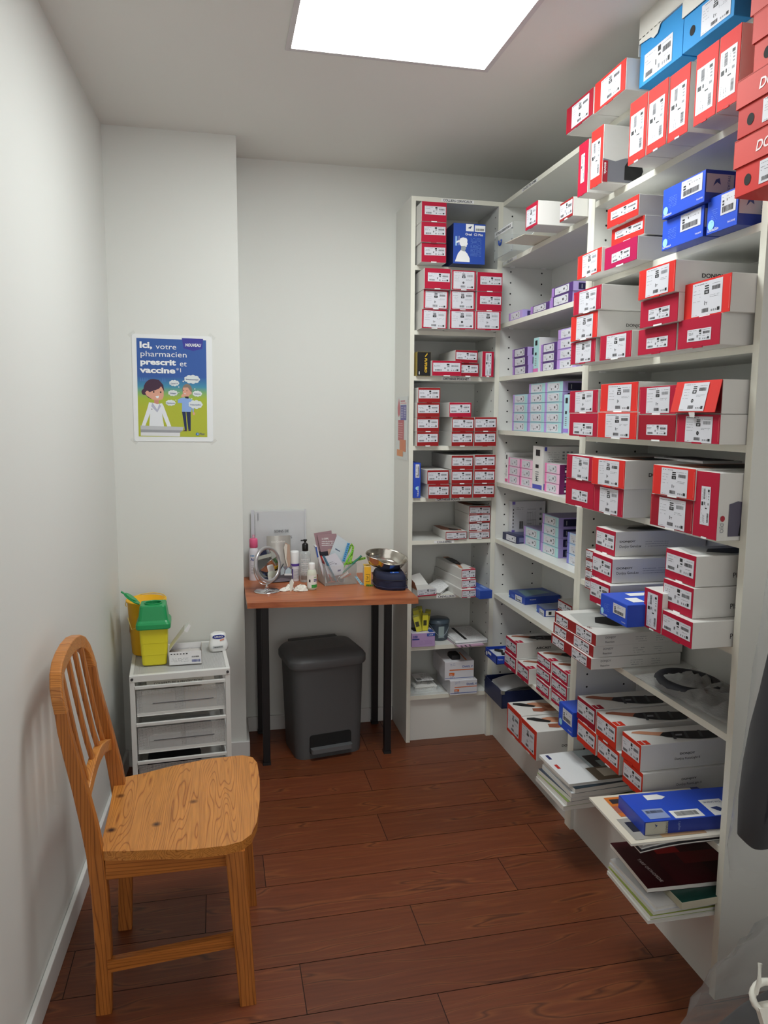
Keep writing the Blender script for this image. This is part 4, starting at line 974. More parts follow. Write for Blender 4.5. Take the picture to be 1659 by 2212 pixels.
P([(0, .005), (.13, .005), (.12, .05), (.10, .075), (.07, .072), (.04, .062), (.0, .068)], mat('7d7d86', .5)); P([(.07, .012), (.12, .012), (.13, .04), (.12, .075), (.09, .08), (.07, .05)], BLK, .0003)
q.rect(Vector((w_+.0012, 0, 0)), EY, ZV, 0, .016, .003, .062, mat('a81c30', .4)); q.text('enovis.', .012, (w_+.0016, .0045, .057), (0, 0, -1), (0, 1, 0), PAPER, bold=.02); q.build('printed_picture', o)
for i, t in (('r3', 'farthest of the three in a row'), ('r4', 'middle of the three in a row'), ('r5', 'nearest of the three in a row')):
    put(i, 'R', 'v', f'tall red box standing upright, {t} below the light-blue box', g, rot90=True)
put('r6', 'R', 'v', 'tall red box standing upright with a narrow gap to its left', g, rot90=True)
DIM['r7'] = ('R', 1.102, 1.5025, 1.575, 2.112, 2.27); put('r7', 'R', 'v', 'tall red box standing upright against the lidded red boxes', g, rot90=True)
g = 'boxes on the second shelf of the near bay'
put('t0', 'R', 'b', 'orange-red box with a large label, left of the magenta one', g)
put('t1', 'M', 's', 'magenta box with a small label, at the base of two red ones', g)
put('t2', 'R', 'w', 'bright red box between the magenta box and another red one', g)
put('t3', 'R', 'w', 'bright red box topmost of the pile left of the blue boxes', g)
def bluebox(i, label, nm):
    K, pl, a, b, z0, z1 = DIM[i]; W = b-a-.001; h = z1-z0-.0006
    o = solidbox('back_brace_box', label, 'box', W, .255, h, (pl, (a+b)/2, z0+.0003), -PI/2, ('1c3590', '2453d6', '1c3590'), group=g)
    blue_face(o, W, h, wl=(.46, .94, .40, .95), name=nm); q = MB(); q.rect(Vector((W/2+.0006, 0, 0)), EY, ZV, .002, .075, .3*h, .88*h, mat('a9abb2', .5))
    q.text('THUASNE', .010, (W/2+.001, .058, .86*h), (0, 0, -1), (0, 1, 0), mat('2a3c74', .5)); q.poly([(W/2+.001, .02, .5*h), (W/2+.001, .03, .62*h), (W/2+.001, .04, .55*h), (W/2+.001, .036, .75*h), (W/2+.001, .026, .7*h)], mat('2a3c74', .5)); q.build('side_label', o); return o
bluebox('v1', 'royal-blue lumbar belt box, lower of the stacked pair', 'Lombatech')
bluebox('v2', 'royal-blue lumbar belt box stacked on another', 'Lombatech')
bluebox('v3', 'royal-blue box alone, tucked under the lidded red boxes', 'LombaSkin')
g = 'boxes on the third shelf of the near bay'
put('w1', 'C', 'b', 'crimson box, bottom row leftmost, third shelf of the near bay', g)
put('w2', 'C', 'b', 'crimson box with a large label, bottom row second from left, third shelf', g)
put('w3', 'C', 's', 'crimson small-labelled box, bottom row third from left, third shelf', g)
put('w4', 'C', 's', 'crimson small-labelled box, bottom row rightmost, third shelf of near bay', g)
put('w5', 'R', 'b', 'bright red box in the middle of the leftmost stack, marked DONJOY', g, side=(('DONJOY', .0125, .092, .033, .01, .06),))
put('w6', 'C', 's', 'crimson small-labelled box under the taller red box with white thumb tab', g)
put('w7', 'R', 'b', 'bright red box with protruding white thumb tab, above the rightmost crimson box', g)
put('w8', 'C', 'b', 'crimson box topmost of the leftmost stack, third shelf of near bay', g)
put('w9', 'R', 'b', 'bright red box with DONJOY on its long grey side', g, side=(('DONJOY', .014, .071, .036, .02, .066),))
g = 'boxes on the fourth shelf of the near bay'
for i, f, l, t in (('A1', 'C', 'l', 'lower row, farthest left'), ('A2', 'R', 'b', 'lower row, second from left'), ('A3', 'D', 's', 'lower row, third from left'), ('A4', 'C', 'b', 'lower row, nearest the camera'),
                   ('B1', 'C', 'b', 'upper row, farthest left'), ('B2', 'R', 'b', 'upper row, second from left'), ('B3', 'C', 'b', 'upper row, third from left')):
    put(i, f, l, f'{COLW[f]} box, {t}, shelf with the half-open box', g)
K, pl, a, b, z0, z1 = DIM['B4']; W = b-a-.001; h = z1-z0-.001
o = empty('brace_box', 'red box with its front flap lifting open, nearest the camera', 'box', (pl, (a+b)/2, z0+.0003), -PI/2, g)
q = MB(); q.box(-W/2, W/2, 0, 1.397-pl, 0, h, SIDEW); q.box(-W/2+.001, W/2-.001, -.001, 0, 0.001, h-.001, mat('7a1420', .5)); q.build('box_body', o, bevel=.001)
q = MB(); RC = mat(RED['R'], .4); q.prism([(-.001, h), (-.0022, h), (-.0172, .004), (-.016, .0035)], -W/2+.001, W/2-.001, RC, axis='X'); q.poly([(-.012, -.0170, .004), (.012, -.0170, .004), (.009, -.0145, -.008), (-.009, -.0145, -.008)], WHT); fl = q.build('box_flap', o)
q = MB(); n = Vector((0, -.015, -(h-.004))).normalized(); sticker(q, Vector((-W*.30, -.0022-.0012, h)) + n*(h*.93), EX, -n, W*.56, h*.87, 'big', random.Random(8)); q.build('sticker', fl)
g = 'boxes on the fifth shelf of the near bay'
put('D1', 'C', 's', 'crimson box, lower left of the four at the left of the fifth shelf', g)
put('D2', 'C', 'b', 'crimson box with a dented white side, lower right of four', g)
put('C1', 'C', 'b', 'crimson box, upper left of the four beside the divider', g)
put('C2', 'R', 'b', 'bright red box with a single letter D on its white side', g, top='dark', side=(('DONJOY', .0145, .072, .035, .02, .066),))
put('E2', 'D', 'b', 'dark red box under the bright red one, beside the upright box', g)
put('E1', 'R', 'b', 'bright red box on a dark red one, beside the upright box', g, top='dark')
o = put('E3', 'C', 'v', 'crimson box standing upright with a knee brace pictured on its side', g, rot90=True, rect=(.3, .2, .68, .78), name='knee_brace_box')
w_ = (DIM['E3'][3]-DIM['E3'][2])/2; q = MB(); P([(.028, .01), (.11, .01), (.11, .075), (.075, .088), (.05, .092), (.028, .085)], mat('5a5668', .5)); P([(.055, .012), (.11, .012), (.11, .088), (.065, .08)], BLK, .0003)
q.add([(w_+.0008, (.012+.006*math.cos(a*PI/8)), .052+.007*math.sin(a*PI/8)) for a in range(16)], [tuple(range(16))], mat('a81c30', .4)); q.text('DJO', .013, (w_+.0009, .007, .042), (0, 0, -1), (0, 1, 0), GREYINK, bold=.0); q.build('printed_picture', o)
q = MB(); q.box(-.1, .13, 0, .12, 0, .006, WHT); q.box(-.08, .11, .02, .11, .006, .0072, mat('4b4247', .5))
tag(q.build('flat_carton', loc=(1.26, 1.9, 1.3175), rot=(0, 0, -PI/2)), 'thin flat white carton lying on the boxes at the back', 'box')
g = 'boxes on the sixth shelf of the near bay'
D2_ = ('DONJOY', .0075, .012, .041, .02, .05), ('DonJoy GenuLax', .0105, .012, .026, 0, .07)
put('F2', 'C', 'm', 'crimson knee-brace box at the base of the tall stack, behind the blue box', g, side=D2_)
put('F3', 'C', 'm', 'crimson GenuLax box in the middle of the tall stack', g, side=D2_, lines=True)
put('F4', 'C', 'm', 'crimson GenuLax box topmost of the tall stack', g, side=D2_, lines=True, top='knee')
for i in ('F3', 'F4'): pass
for k in range(4):
    DIM[f'sm{k}'] = ('R', 1.15, 2.02, 2.115, .90+.0315*k, .9310+.0315*k)
for k, t in enumerate(('lowest', 'second from bottom', 'third from bottom', 'topmost')):
    DIM[f'sm{k}'] = ('R', 1.13, 2.045, 2.145, .90+.0315*k, .9310+.0315*k)
    put(f'sm{k}', 'B', 'h', f'slim red-edged white box, {t} of four left of the GenuLax stack', g, top='arm' if k == 3 else None)
DIM['sm9'] = ('R', 1.235, 2.10, 2.20, 1.027, 1.062)
K, pl, a, b, z0, z1 = DIM['G']
o = solidbox('brace_box', 'blue box with a photo on top sticking out over the Reaction boxes', 'box', .138, .27, .058, (1.019, 1.771, .9003), -PI/2, ('2246b4', '2450cc', '2a55cc'), group=g)
blue_face(o, .138, .058, wl=(.5, .95, .38, .86), name='Genu Ligaflex'); q = MB()
q.rect(Vector((.0, .01, .0592)), EX, EY, 0, .045, .02, .055, PAPER); q.poly([(-.05, .06, .0592), (-.02, .06, .0592), (-.02, .1, .0592), (-.05, .12, .0592)], PAPER); q.rect(Vector((.069+.0005, .05, .012)), EY, ZV, 0, .04, 0, .036, mat('8d6f62', .5)); q.build('printed_picture', o)
put('Q', 'C', 'v', 'crimson box standing upright, left of the three big grey-sided boxes', g, rot90=True, rect=(.2, .06, .78, .92))
for i, t in (('P1', 'lowest'), ('P2', 'middle one'), ('P3', 'topmost')):
    put(i, 'C', 'm', f'crimson walker box with long grey side, {t} of the three at the divider', g, top='knee' if i == 'P3' else None, side=(('Platinum', .018, .099, .020, 0),))
g = 'flat knee-brace boxes sticking out in front of the divider'
for i, t in (('R1', 'lowest'), ('R2', 'middle one'), ('R3', 'topmost')):
    d = DIM[i]; K, pl, a, b, z0, z1 = d; z0 = .684+.0365*('R1', 'R2', 'R3').index(i); z1 = z0+.0365
    SEED[0] += 1; o = carton('knee_brace_box', f'wide flat Reaction box, {t} of the three under the blue box', g, b-a-.001, .30, .036, (pl, (a+b)/2, z0+.0003), -PI/2, 'B', 'h', seed=SEED[0], top='knee' if i == 'R3' else None,
        side=(('DONJOY', .008, .03, .022, .02), ('Reaction', .008, .03, .010, 0), ('Reaction', .006, .15, .018, 0), ('DONJOY', .006, .18, .008, 0))) if 0 else None
    W = b-a-.001; S = SIDEW; bb = MB(); bb.box(-W/2, W/2, 0, .30, 0, .036, S); o = bb.build('knee_brace_box', loc=(pl, (a+b)/2, z0+.0003), rot=(0, 0, -PI/2+RND.uniform(-.01, .01)), bevel=.0009, segs=1)
    tag(o, f'wide flat Reaction box, {t} of the three under the blue box', 'box', g)
    q = MB(); q.box(-W/2+.0008, W/2-.0008, -.0014, 0, .001, .0355, mat(RED['B'], .42)); q.build('end_panel', o)
    q = MB(); sticker(q, Vector((-W/2+.012, -.002, .003)), EX, ZV, .085, .026, 'wide', random.Random(i)); q.build('sticker', o); q = MB(); sticker(q, Vector((W/2-.125, -.002, .003)), EX, ZV, .10, .030, 'wide', random.Random(i+'b')); q.build('sticker', o)
    q = MB()
    for s_, sz, y, z in (('DONJOY', .0085, .03, .023), ('Reaction', .0085, .03, .009)): q.text(s_, sz, (W/2+.0006, y, z), EY, ZV, mat('6c6a6c', .5), bold=.01)
    for j in range(3): dashes(q, Vector((W/2+.0006, .13, .008+.007*j)), EY, ZV, 0, .04, 0, .0014, RND, GREYINK); dashes(q, Vector((W/2+.0006, .2, .008+.007*j)), EY, ZV, 0, .03, 0, .0014, RND, GREYINK)
    q.build('lettering', o)
    if i == 'R3': q = MB(); top_art(q, 'knee', W*.7, .3, .036); q.text('DJO', .012, (W*.2, .012, .0372), EX, EY, MAROON, bold=.02); q.build('printed_picture', o)
# ring cushion in a clear bag, seventh shelf
o = empty('ring_cushion', 'dark foam ring in a clear plastic bag on the shelf', 'cushion', (1.272, 1.705, .6845), .10)
q = MB(); q.tube([(.07*math.cos(2*PI*i/32), .075+.085*math.sin(2*PI*i/32), .019) for i in range(32)], .017, mat('26282f', .55), 12, close=True); q.build('foam_ring', o)
q = MB(); q.loft([[(s*x, -.075+s*y, z) for x, y in rrect(-.06, .06, -.045, .04, .02)] for s, z in ((1, 0), (1.02, .012), (.9, .02))], mat('2c2f3a', .5), True); q.build('foam_pad', o)
q = MB(); vs, fs = crumple_sheet(14, 18, .21, .36, .045, CLR, random.Random(2), .018, .12); CLR2 = clear_plastic('clear_bag_soft', 'c9c9c6', .34, .25, streak=24); q.add(vs, fs, CLR2, True); b_ = q.build('plastic_bag', o)
# eighth shelf
g = 'boxes on the eighth shelf of the near bay'
K, pl, a, b, z0, z1 = DIM['L']
o = solidbox('brace_box', 'blue box poking out left of the dark red arm-brace boxes', 'box', .104, .27, .083, (1.112, 2.205, .3973), -PI/2, ('2246b4', '2450cc', '2a55cc'), group=g); blue_face(o, .104, .083, wl=(.3, .95, .38, .9))
FS = ('DONJOY', .0075, .119, .040, .02, .048), ('DonJoy FusioLight II', .0095, .104, .025, 0, .079)
put('M2', 'O', 'm', 'red arm-brace box, lower of the pair beside the blue box', g)
put('M1', 'D', 'm', 'dark red arm-brace box with picture on top, beside the blue box', g, top='leg')
put('N2', 'O', 'm', 'orange-red brace box, lower of the middle pair, low shelf', g)
put('N1', 'O', 'm', 'orange-red brace box with picture on top, middle pair, low shelf', g, top='leg')
put('O2', 'O', 'm', 'orange-red box with FusioLight on its grey side, lower of two', g, side=FS)
put('O1', 'O', 'm', 'orange-red box with FusioLight on its grey side, upper of two', g, side=FS, top='leg')
# flat blue box and magazines
def magazine(label, x, y, z, L_, W_, th, rz, cover, art=None, name='magazine', group=None, droop=0, cat='magazine', spine=None):
    q = MB(); n = 8; PG_ = mat('e4e2dc', .6)
    def zz(t): return -droop*max(0, .5-t)**2*4
    for (a, b, m) in ((.0006, th-.0008, PG_),):
        rings = [[(x_, L_*i/n, z_+zz(i/n)) for x_, z_ in ((-W_/2, a), (W_/2, a), (W_/2, b), (-W_/2, b))] for i in range(n+1)]
        q.loft(rings, m, True, False)
    q.build  # pages then cover
    o = q.build(name, loc=(x, y, z), rot=(0, 0, rz)); tag(o, label, cat, group)
    q = MB()
    for (a, b) in ((0, .0006), (th-.0008, th)):
        q.loft([[(x_, L_*i/n, z_+zz(i/n)) for x_, z_ in ((-W_/2-.0008, a), (W_/2+.0008, a), (W_/2+.0008, b), (-W_/2-.0008, b))] for i in range(n+1)], mat(cover, .3), True, False)
    if art: art(q, W_, L_, th+.0004, zz)
    q.build('cover', o); return o
def gridart(q, W, L, z, zz, items):
    for (x0, x1, y0, y1, c, dz) in items:
        n = 6
        for i in range(n):
            a = y0+(y1-y0)*i/n; b = y0+(y1-y0)*(i+1)/n
            q.add([(x0*W, a*L, z+dz+zz(a)+.0003), (x1*W, a*L, z+dz+zz(a)+.0003), (x1*W, b*L, z+dz+zz(b)+.0003), (x0*W, b*L, z+dz+zz(b)+.0003)], [(0, 1, 2, 3)], mat(c, .35))
g = 'magazines jutting out by the divider, bottom shelf'
def artA(q, W, L, z, zz):
    gridart(q, W, L, z, zz, [(-.45, -.30, .06, .10, '1c2a66', 0), (-.12, .02, .05, .09, 'c4342c', 0), (-.5, .5, .45, 1, 'b9c4c4', .0), (-.3, .1, .5, 1, '3a3230', .0002), (.1, .5, .38, 1, '7a6a58', .0002), (.15, .4, .5, .7, 'd8cbb8', .0004), (-.1, .1, .6, .8, '98a6a4', .0005)])
def artB(q, W, L, z, zz): gridart(q, W, L, z, zz, [(-.4, .0, .1, .3, '2d5a70', 0), (.05, .12, .05, .4, '9cc6d8', 0)])
for k, (c, t, art) in enumerate((('d5d5d3', 'lowest', None), ('7c8f4a', 'second', None), ('2f3a4a', 'third', None), ('c9ccd0', 'fourth', None), ('20303c', 'fifth', artB))):
    magazine(f'{"pale olive dark-blue white teal-black".split()[k] if 0 else ["pale grey","olive","slate","light grey","dark teal"][k]} magazine, {t} from the bottom of the pile by the divider', 1.03+.006*k, 2.14-.004*k, .2123+.0155*k, .27, .20, .0152, -PI/2+.06+.02*((k*7) % 5-2), c, art, group=g)
magazine('white magazine with blue and red marks, on top of the pile by the divider', 1.045, 2.145, .2900, .27, .21, .009, -PI/2+.03, 'e8e9ea', artA, group=g)
g = 'magazines under the flat blue box'
def artC(q, W, L, z, zz): gridart(q, W, L, z, zz, [(-.45, -.02, .12, .5, 'd5762c', 0), (-.4, -.3, .15, .5, '2c2a33', .0003), (-.25, -.1, .12, .4, 'b4644a', .0003), (0.02, .45, .06, .6, 'a7a39a', 0), (.1, .3, .1, .5, '2a2a30', .0003), (.32, .45, .3, .7, 'b9936c', .0003)])
for k, (c, t) in enumerate((('33323a', 'lowest'), ('dcdcdc', 'second'), ('3b3f86', 'third'))):
    magazine(f'{["charcoal","white","blue"][k]} magazine, {t} from the bottom under the flat blue box', .985+.004*k, 1.63+.006*k, .3973+.005*k, .30, .20, .0048, -PI/2+.03*(k-1), c, None, group=g, droop=.012)
magazine('fashion magazine with orange and grey photo cover, under the flat blue box', .955, 1.635, .4125, .30, .225, .006, -PI/2-.03, 'e4dccb', artC, group=g)
o = solidbox('brace_box', 'long flat blue box with white logo patches lying on magazines', 'box', .135, .37, .034, (1.005, 1.615, .4190), -PI/2-.05, ('1d3594', '223fae', '2650cc'), bevel=.0012)
q = MB(); W_ = .135; z_ = .0352
q.rect(Vector((.012, .02, z_)), EX, EY, 0, .045, 0, .055, mat('93a3cf', .4)); barcode(q, Vector((.02, .025, z_+.0003)), EY, EX, 0, .045, 0, .012, RND, INK)
q.build('barcode_sticker', o); q = MB(); q.rect(Vector((.028, .085, z_)), EX, EY, 0, .035, 0, .08, PAPER); barcode(q, Vector((.034, .095, z_+.0003)), EY, EX, 0, .06, 0, .02, RND, INK)
q.build('barcode_sticker', o); q = MB(); q.rect(Vector((-.01, .19, z_)), EX, EY, 0, .075, 0, .06, PAPER); q.text('THUASNE', .011, (.0, .245, z_+.0003), (0, -1, 0), (1, 0, 0), mat('2a3c74', .5)); q.poly([(.03, .2, z_+.0004), (.05, .215, z_+.0004), (.04, .225, z_+.0004), (.045, .235, z_+.0004), (.025, .22, z_+.0004)], mat('2a3c74', .5))
q.build('logo_patch', o); q = MB(); q.poly([(-.055, .06, z_), (-.03, .06, z_), (-.03, .10, z_), (-.04, .115, z_), (-.055, .10, z_)], PAPER); q.build('printed_figure', o)
q = MB(); q.rect(Vector((W_/2+.0006, 0, 0)), EY, ZV, .002, .062, .001, .033, mat('b5b2a4', .5)); q.text('THUASNE', .009, (W_/2+.001, .056, .031), (0, 0, -1), (0, 1, 0), INK, width=.028); q.poly([(W_/2+.001, .02, .012), (W_/2+.001, .03, .02), (W_/2+.001, .026, .028), (W_/2+.001, .034, .024)], mat('2a3c74', .5))
q.text('Ligaflex', .008, (W_/2+.001, .09, .030), (0, 0, -1), (0, 1, 0), mat('8fa4dc', .5)); q.build('side_label', o)
g = 'folders and catalogues on the bottom shelf of the near bay'
def artD(q, W, L, z, zz):
    gridart(q, W, L, z, zz, [(-.5, .5, .25, .6, '4a0f18', 0), (-.35, -.15, .3, .5, 'a32020', .0003), (-.15, .1, .45, .8, '6d1519', .0003)])
    q.text('TARIF ORTHOPEDIE', .0125, (-W*.08, L*.10, z+.0012), (1, .12, 0), (-.12, 1, 0), mat('c9b9b9', .5), bold=.02, width=W*.5)
for k, (c, t, n_) in enumerate((('e6e6e2', 'white cardboard', 'lowest'), ('9aa84a', 'lime-edged', 'second'), ('dfe2ea', 'pale blue', 'third'), ('e9e9e9', 'white', 'fourth'))):
    magazine(f'{t} folder, {n_} from the bottom beneath the dark red catalogue', 1.0+.006*k, 1.61+.002*k, .2123+.0095*k, .33, .205, .0092, -PI/2+.02*(k-1), c, None, name='folder', group=g, cat='folder')
o = solidbox('book', 'thick book with dark green cover beneath the dark red catalogue', 'book', .085, .22, .018, (1.075, 1.532, .2506), -PI/2+.03, ('cfc9b4', 'b9b49c', '11433b'))
magazine('blue and white folder beneath the dark red catalogue', 1.04, 1.665, .2506, .30, .12, .017, -PI/2-.02, '31519c', None, name='folder', group=None, cat='folder')
magazine('dark red catalogue titled TARIF ORTHOPEDIE on the lowest shelf', 1.02, 1.642, .2692, .33, .20, .012, -PI/2-.05, '3a0d16', artD, name='catalogue', cat='catalogue')
# lidded red boxes at the right edge
g = 'lidded red boxes stacked at the right edge'
for k, (dy, c) in enumerate(((0, 'd2352f'), (-.006, 'c93a34'), (-.036, 'd6524a'), (-.022, 'd6605a'), (-.03, 'd6605a'))):
    lidbox(f'lidded red box with a round hole, {["lowest","second from bottom","third from bottom","fourth from bottom","topmost"][k]} at the right edge', 1.080-.006*(k % 2), 1.27+dy, 1.466+dy, 1.9005+.1155*k, .115, .056, .30, c, 'd9544d', g, txt='DONJOY' if k != 3 else None, seed=11+k)

# ------------------------------------------------------------------ desk
dk = empty('desk', 'small cherry-topped desk on four black square legs', 'desk', (.42, 3.07, 0))
DT = wood('cherry_top', 'b96c42', 'b2643c', 'a05432', along='X', sc=3, ring=5, rough=.38)
q = MB(); q.prism([(.0945, 2.862), (.764, 2.812), (.757, 3.336), (.0925, 3.336)], .698, .72, DT); kid(q, 'tabletop', dk, bevel=.004, segs=3)
BKM = mat('121114', .45)
for x, y in ((.168, 2.99), (.680, 2.995), (.163, 3.31), (.69, 3.31)):
    q = MB(); q.box(x-.0145, x+.0145, y-.0145, y+.0145, .012, .698, BKM); kid(q, 'leg', dk, bevel=.002)
    q = MB(); q.box(x-.016, x+.016, y-.016, y+.016, 0, .012, mat('1b1a1c', .7)); kid(q, 'foot_cap', dk)
q = MB(); q.box(.15, .70, 3.3, 3.32, .67, .698, BKM); kid(q, 'rail', dk)
Z = .7205
# pedal bin
bn = empty('pedal_bin', 'dark grey plastic pedal bin under the desk', 'bin', (.437, 3.012, 0), .17)
BG = mat('545556', .5, bump=.1, bscale=400); BG2 = mat('626466', .42)
def rr_(hw, y0, y1, r, z): return [(x, y, z) for x, y in rrect(-hw, hw, y0, y1, r, 6)]
q = MB(); q.loft([rr_(.145, .0, .215, .04, 0), rr_(.147, -.001, .217, .042, .02), rr_(.158, -.008, .24, .05, .405)], BG, True); q.build('bin_body', bn)
q = MB(); q.loft([rr_(.166, -.016, .25, .055, .394), rr_(.170, -.020, .254, .058, .402), rr_(.170, -.02, .254, .058, .426), rr_(.160, -.008, .246, .05, .440), rr_(.150, .012, .238, .045, .448), rr_(.10, .06, .20, .04, .454)], BG2, True)
q.box(-.11, .11, .235, .268, .41, .450, BG); q.build('lid', bn, bevel=.002)
q = MB(); q.prism(rrect(-.092, .092, .022, .105, .012), -.0065, .02, mat('111112', .8), axis='Y'); q.build('pedal_recess', bn)
q = MB(); q.prism([(-.09, -.028), (-.085, -.034), (.085, -.034), (.09, -.028), (.09, 0), (-.09, 0)], .033, .052, BG2); q.build('pedal', bn, bevel=.004)

# ------------------------------------------------------------------ things on the desk
o = empty('standing_mirror', 'round silver vanity mirror on a chrome disc foot', 'mirror', (.181, 3.04, Z), 0)
CH = mat('d9d9dc', .08, metal=1); SV = mat('b9b6b8', .28, metal=.6)
q = MB(); q.lathe([(.052, 0), (.053, .003), (.048, .006), (.012, .009), (.005, .014)], CH, 40); q.build('foot', o)
q = MB(); q.lathe([(.0045, .01), (.007, .02), (.0035, .03), (.0035, .04)], CH, 16); q.build('stem', o)
hd = empty('tmp', 'x', 'x'); 
bpy.data.objects.remove(hd)
tiltM = Matrix.Translation((0.004, 0, .112)) @ Matrix.Rotation(math.radians(44), 4, 'Z') @ Matrix.Rotation(math.radians(-9), 4, 'X')
def ell(a, b, n=48): return [(a*math.cos(2*PI*i/n), b*math.sin(2*PI*i/n)) for i in range(n)]
q = MB(); q.T = tiltM
rings = []
for s, yy in ((.060, .006), (.062, 0), (.060, -.006), (.054, -.008), (.050, -.004), (.050, .004)): rings.append([(a*s/.062, yy, b*s/.062) for a, b in ell(.076, .076)])
q.loft(rings, SV, False, True, close=True); q.prism(ell(.072, .072), -.001, .005, mat('8f8d90', .4), axis='Y'); q.build('frame', o)
q = MB(); q.T = tiltM; q.prism(ell(.066, .066), -.0035, -.002, mat('e6e8ea', .02, metal=1), axis='Y'); q.build('mirror_glass', o)
q = MB(); q.T = Matrix.Translation((0.004, 0, .112)) @ Matrix.Rotation(math.radians(44), 4, 'Z'); q.tube([(.081*math.cos(a), 0, .081*math.sin(a)) for a in [PI+PI*i/20 for i in range(21)]], .0022, CH, 8)
q.build('yoke', o)

o = empty('spray_can', 'white spray can with a pink cap at the left desk corner', 'spray can', (.140, 3.272, Z))
WP = mat('e6e4ea', .35)
q = MB(); q.lathe([(.0205, 0), (.021, .003), (.021, .125), (.019, .138), (.014, .146)], WP, 32); q.build('can', o)
q = MB(); q.lathe([(.0165, .144), (.018, .146), (.0178, .180), (.015, .184), (.012, .1845)], mat('e8618c', .35), 32); q.lathe([(.006, .184), (.005, .2), (.001, .2)], clear_plastic('pinkclear', 'e8a0b8', .4), 12); q.build('cap', o)
q = MB(); NB = mat('2a3f8f', .5)
def wraptext(q, s, size, r, z, a0, m, bold=.02):
    vs, fs, wd = glyphs(s, bold, 0); q.add([(r*math.cos(a0 + x*size/r), r*math.sin(a0 + x*size/r), z + y*size) for x, y in vs], fs, m)
def wrapbar(q, r, z0, z1, a0, a1, m, n=8): q.add([(r*math.cos(a0+(a1-a0)*i/n), r*math.sin(a0+(a1-a0)*i/n), z) for i in range(n+1) for z in (z0, z1)], [(2*i, 2*i+2, 2*i+3, 2*i+1) for i in range(n)], m, True)
wraptext(q, 'Aix', .018, .0214, .088, -PI/2-.75, NB)
for a in (-2.3, -2.0, -1.7): wrapbar(q, .0214, .106, .114, a, a+.16, mat('3f8fc4', .5), 3)
for k in range(6): wrapbar(q, .0214, .03+.007*k, .0315+.007*k, -2.2, -1.4, GREYINK)
q.build('print', o)

o = empty('wall_folder', 'large clear-sleeved document reading SOINS DE, leaning on the wall', 'document', (.255, 3.318, Z))
q = MB(); q.T = Matrix.Rotation(-.02, 4, 'X'); q.box(-.105, .112, 0, .002, 0, .294, PAPER); q.build('paper', o)
q = MB(); q.T = Matrix.Rotation(-.02, 4, 'X'); q.box(-.123, .122, -.003, -.0015, 0, .302, clear_plastic('sleeve', 'd8dade', .14, .1)); q.box(-.123, -.108, -.004, -.003, 0, .302, mat('c8c9cf', .3)); q.box(.113, .118, -.004, -.003, 0, .302, mat('cfd0d5', .3)); q.build('plastic_sleeve', o)
q = MB(); q.T = Matrix.Rotation(-.02, 4, 'X'); q.text('SOINS DE', .0165, (-.022, -.0048, .200), EX, ZV, mat('4c4c50', .6), width=.064); q.text('RS', .0165, (.040, -.0048, .172), EX, ZV, mat('4c4c50', .6)); q.box(-.0935, -.0905, -.004, -.003, .255, .287, GREYINK); q.build('lettering', o)

o = empty('foil_packet', 'silvery packet with a photo of a leg and sneakers, standing', 'packet', (.248, 3.21, Z), .12)
q = MB(); PKT = mat('c4c0ba', .28, metal=.35)
q.T = Matrix.Rotation(-.12, 4, 'X'); n = 8
q.loft([[(x, y, .2*i/n) for x, y in ((-.052, -w_), (.0, -w_*1.5), (.052, -w_), (.052, w_), (0, w_*1.5), (-.052, w_))] for i, w_ in enumerate((.006, .010, .011, .011, .010, .008, .006, .003, .001))], PKT, True); q.build('pouch', o)
q = MB(); q.T = Matrix.Rotation(-.12, 4, 'X') @ Matrix.Translation((0, -.0180, 0))
F = lambda pts, m: q.poly([(x, -.0001*FK[0], z) for x, z in pts], m)
FK = [1]
for pts, c in (([(-.05, .002), (.051, .002), (.051, .07), (-.05, .06)], '76707a'), ([(-.035, .0), (.0, .02), (.045, .01), (.051, .03), (.0, .045), (-.03, .03)], '4c4850'), ([(.024, .17), (.044, .16), (.046, .1), (.042, .065), (.03, .062), (.03, .1), (.022, .15)], 'b89a86'), ([(.026, .165), (.034, .16), (.028, .10), (.034, .07), (.03, .066), (.022, .10), (.018, .15)], 'd9d2c6'),
               ([(.018, .034), (.045, .032), (.047, .052), (.034, .062), (.022, .05)], 'b9cdd6'), ([(.0, .03), (.015, .034), (.018, .055), (.008, .07), (-.0, .05)], 'aab6bc'), ([(.016, .028), (.049, .026), (.049, .034), (.016, .036)], 'e5e8ea'), ([(.004, .058), (.016, .078), (.012, .08), (0, .06)], '2f3036')):
    FK[0] += 2; F(pts, mat(c, .35))
q.text('Duo Comfort', .012, (-.036, -.003, .172), EX, ZV, mat('efece6', .4), width=.06); q.build('printed_picture', o)

o = empty('foam_bottle', 'white cylindrical foam dispenser with a violet band', 'bottle', (.3135, 3.225, Z))
q = MB(); q.lathe([(.0195, 0), (.020, .003), (.020, .076)], WP, 32); q.build('bottle_body', o)
q = MB(); q.lathe([(.0192, .076), (.0192, .125), (.017, .132), (.001, .133)], mat('f0f0f0', .3), 32); q.build('cap', o)
q = MB(); VI = mat('5a3f9c', .45); wrapbar(q, .0203, .066, .077, -PI, 0.2, VI, 16); wrapbar(q, .0203, .012, .055, -2.7, -2.0, VI, 6)
for k in range(9): wrapbar(q, .0203, .010+.005*k, .0115+.005*k, -1.85, -.5, GREYINK)
q.build('print', o)

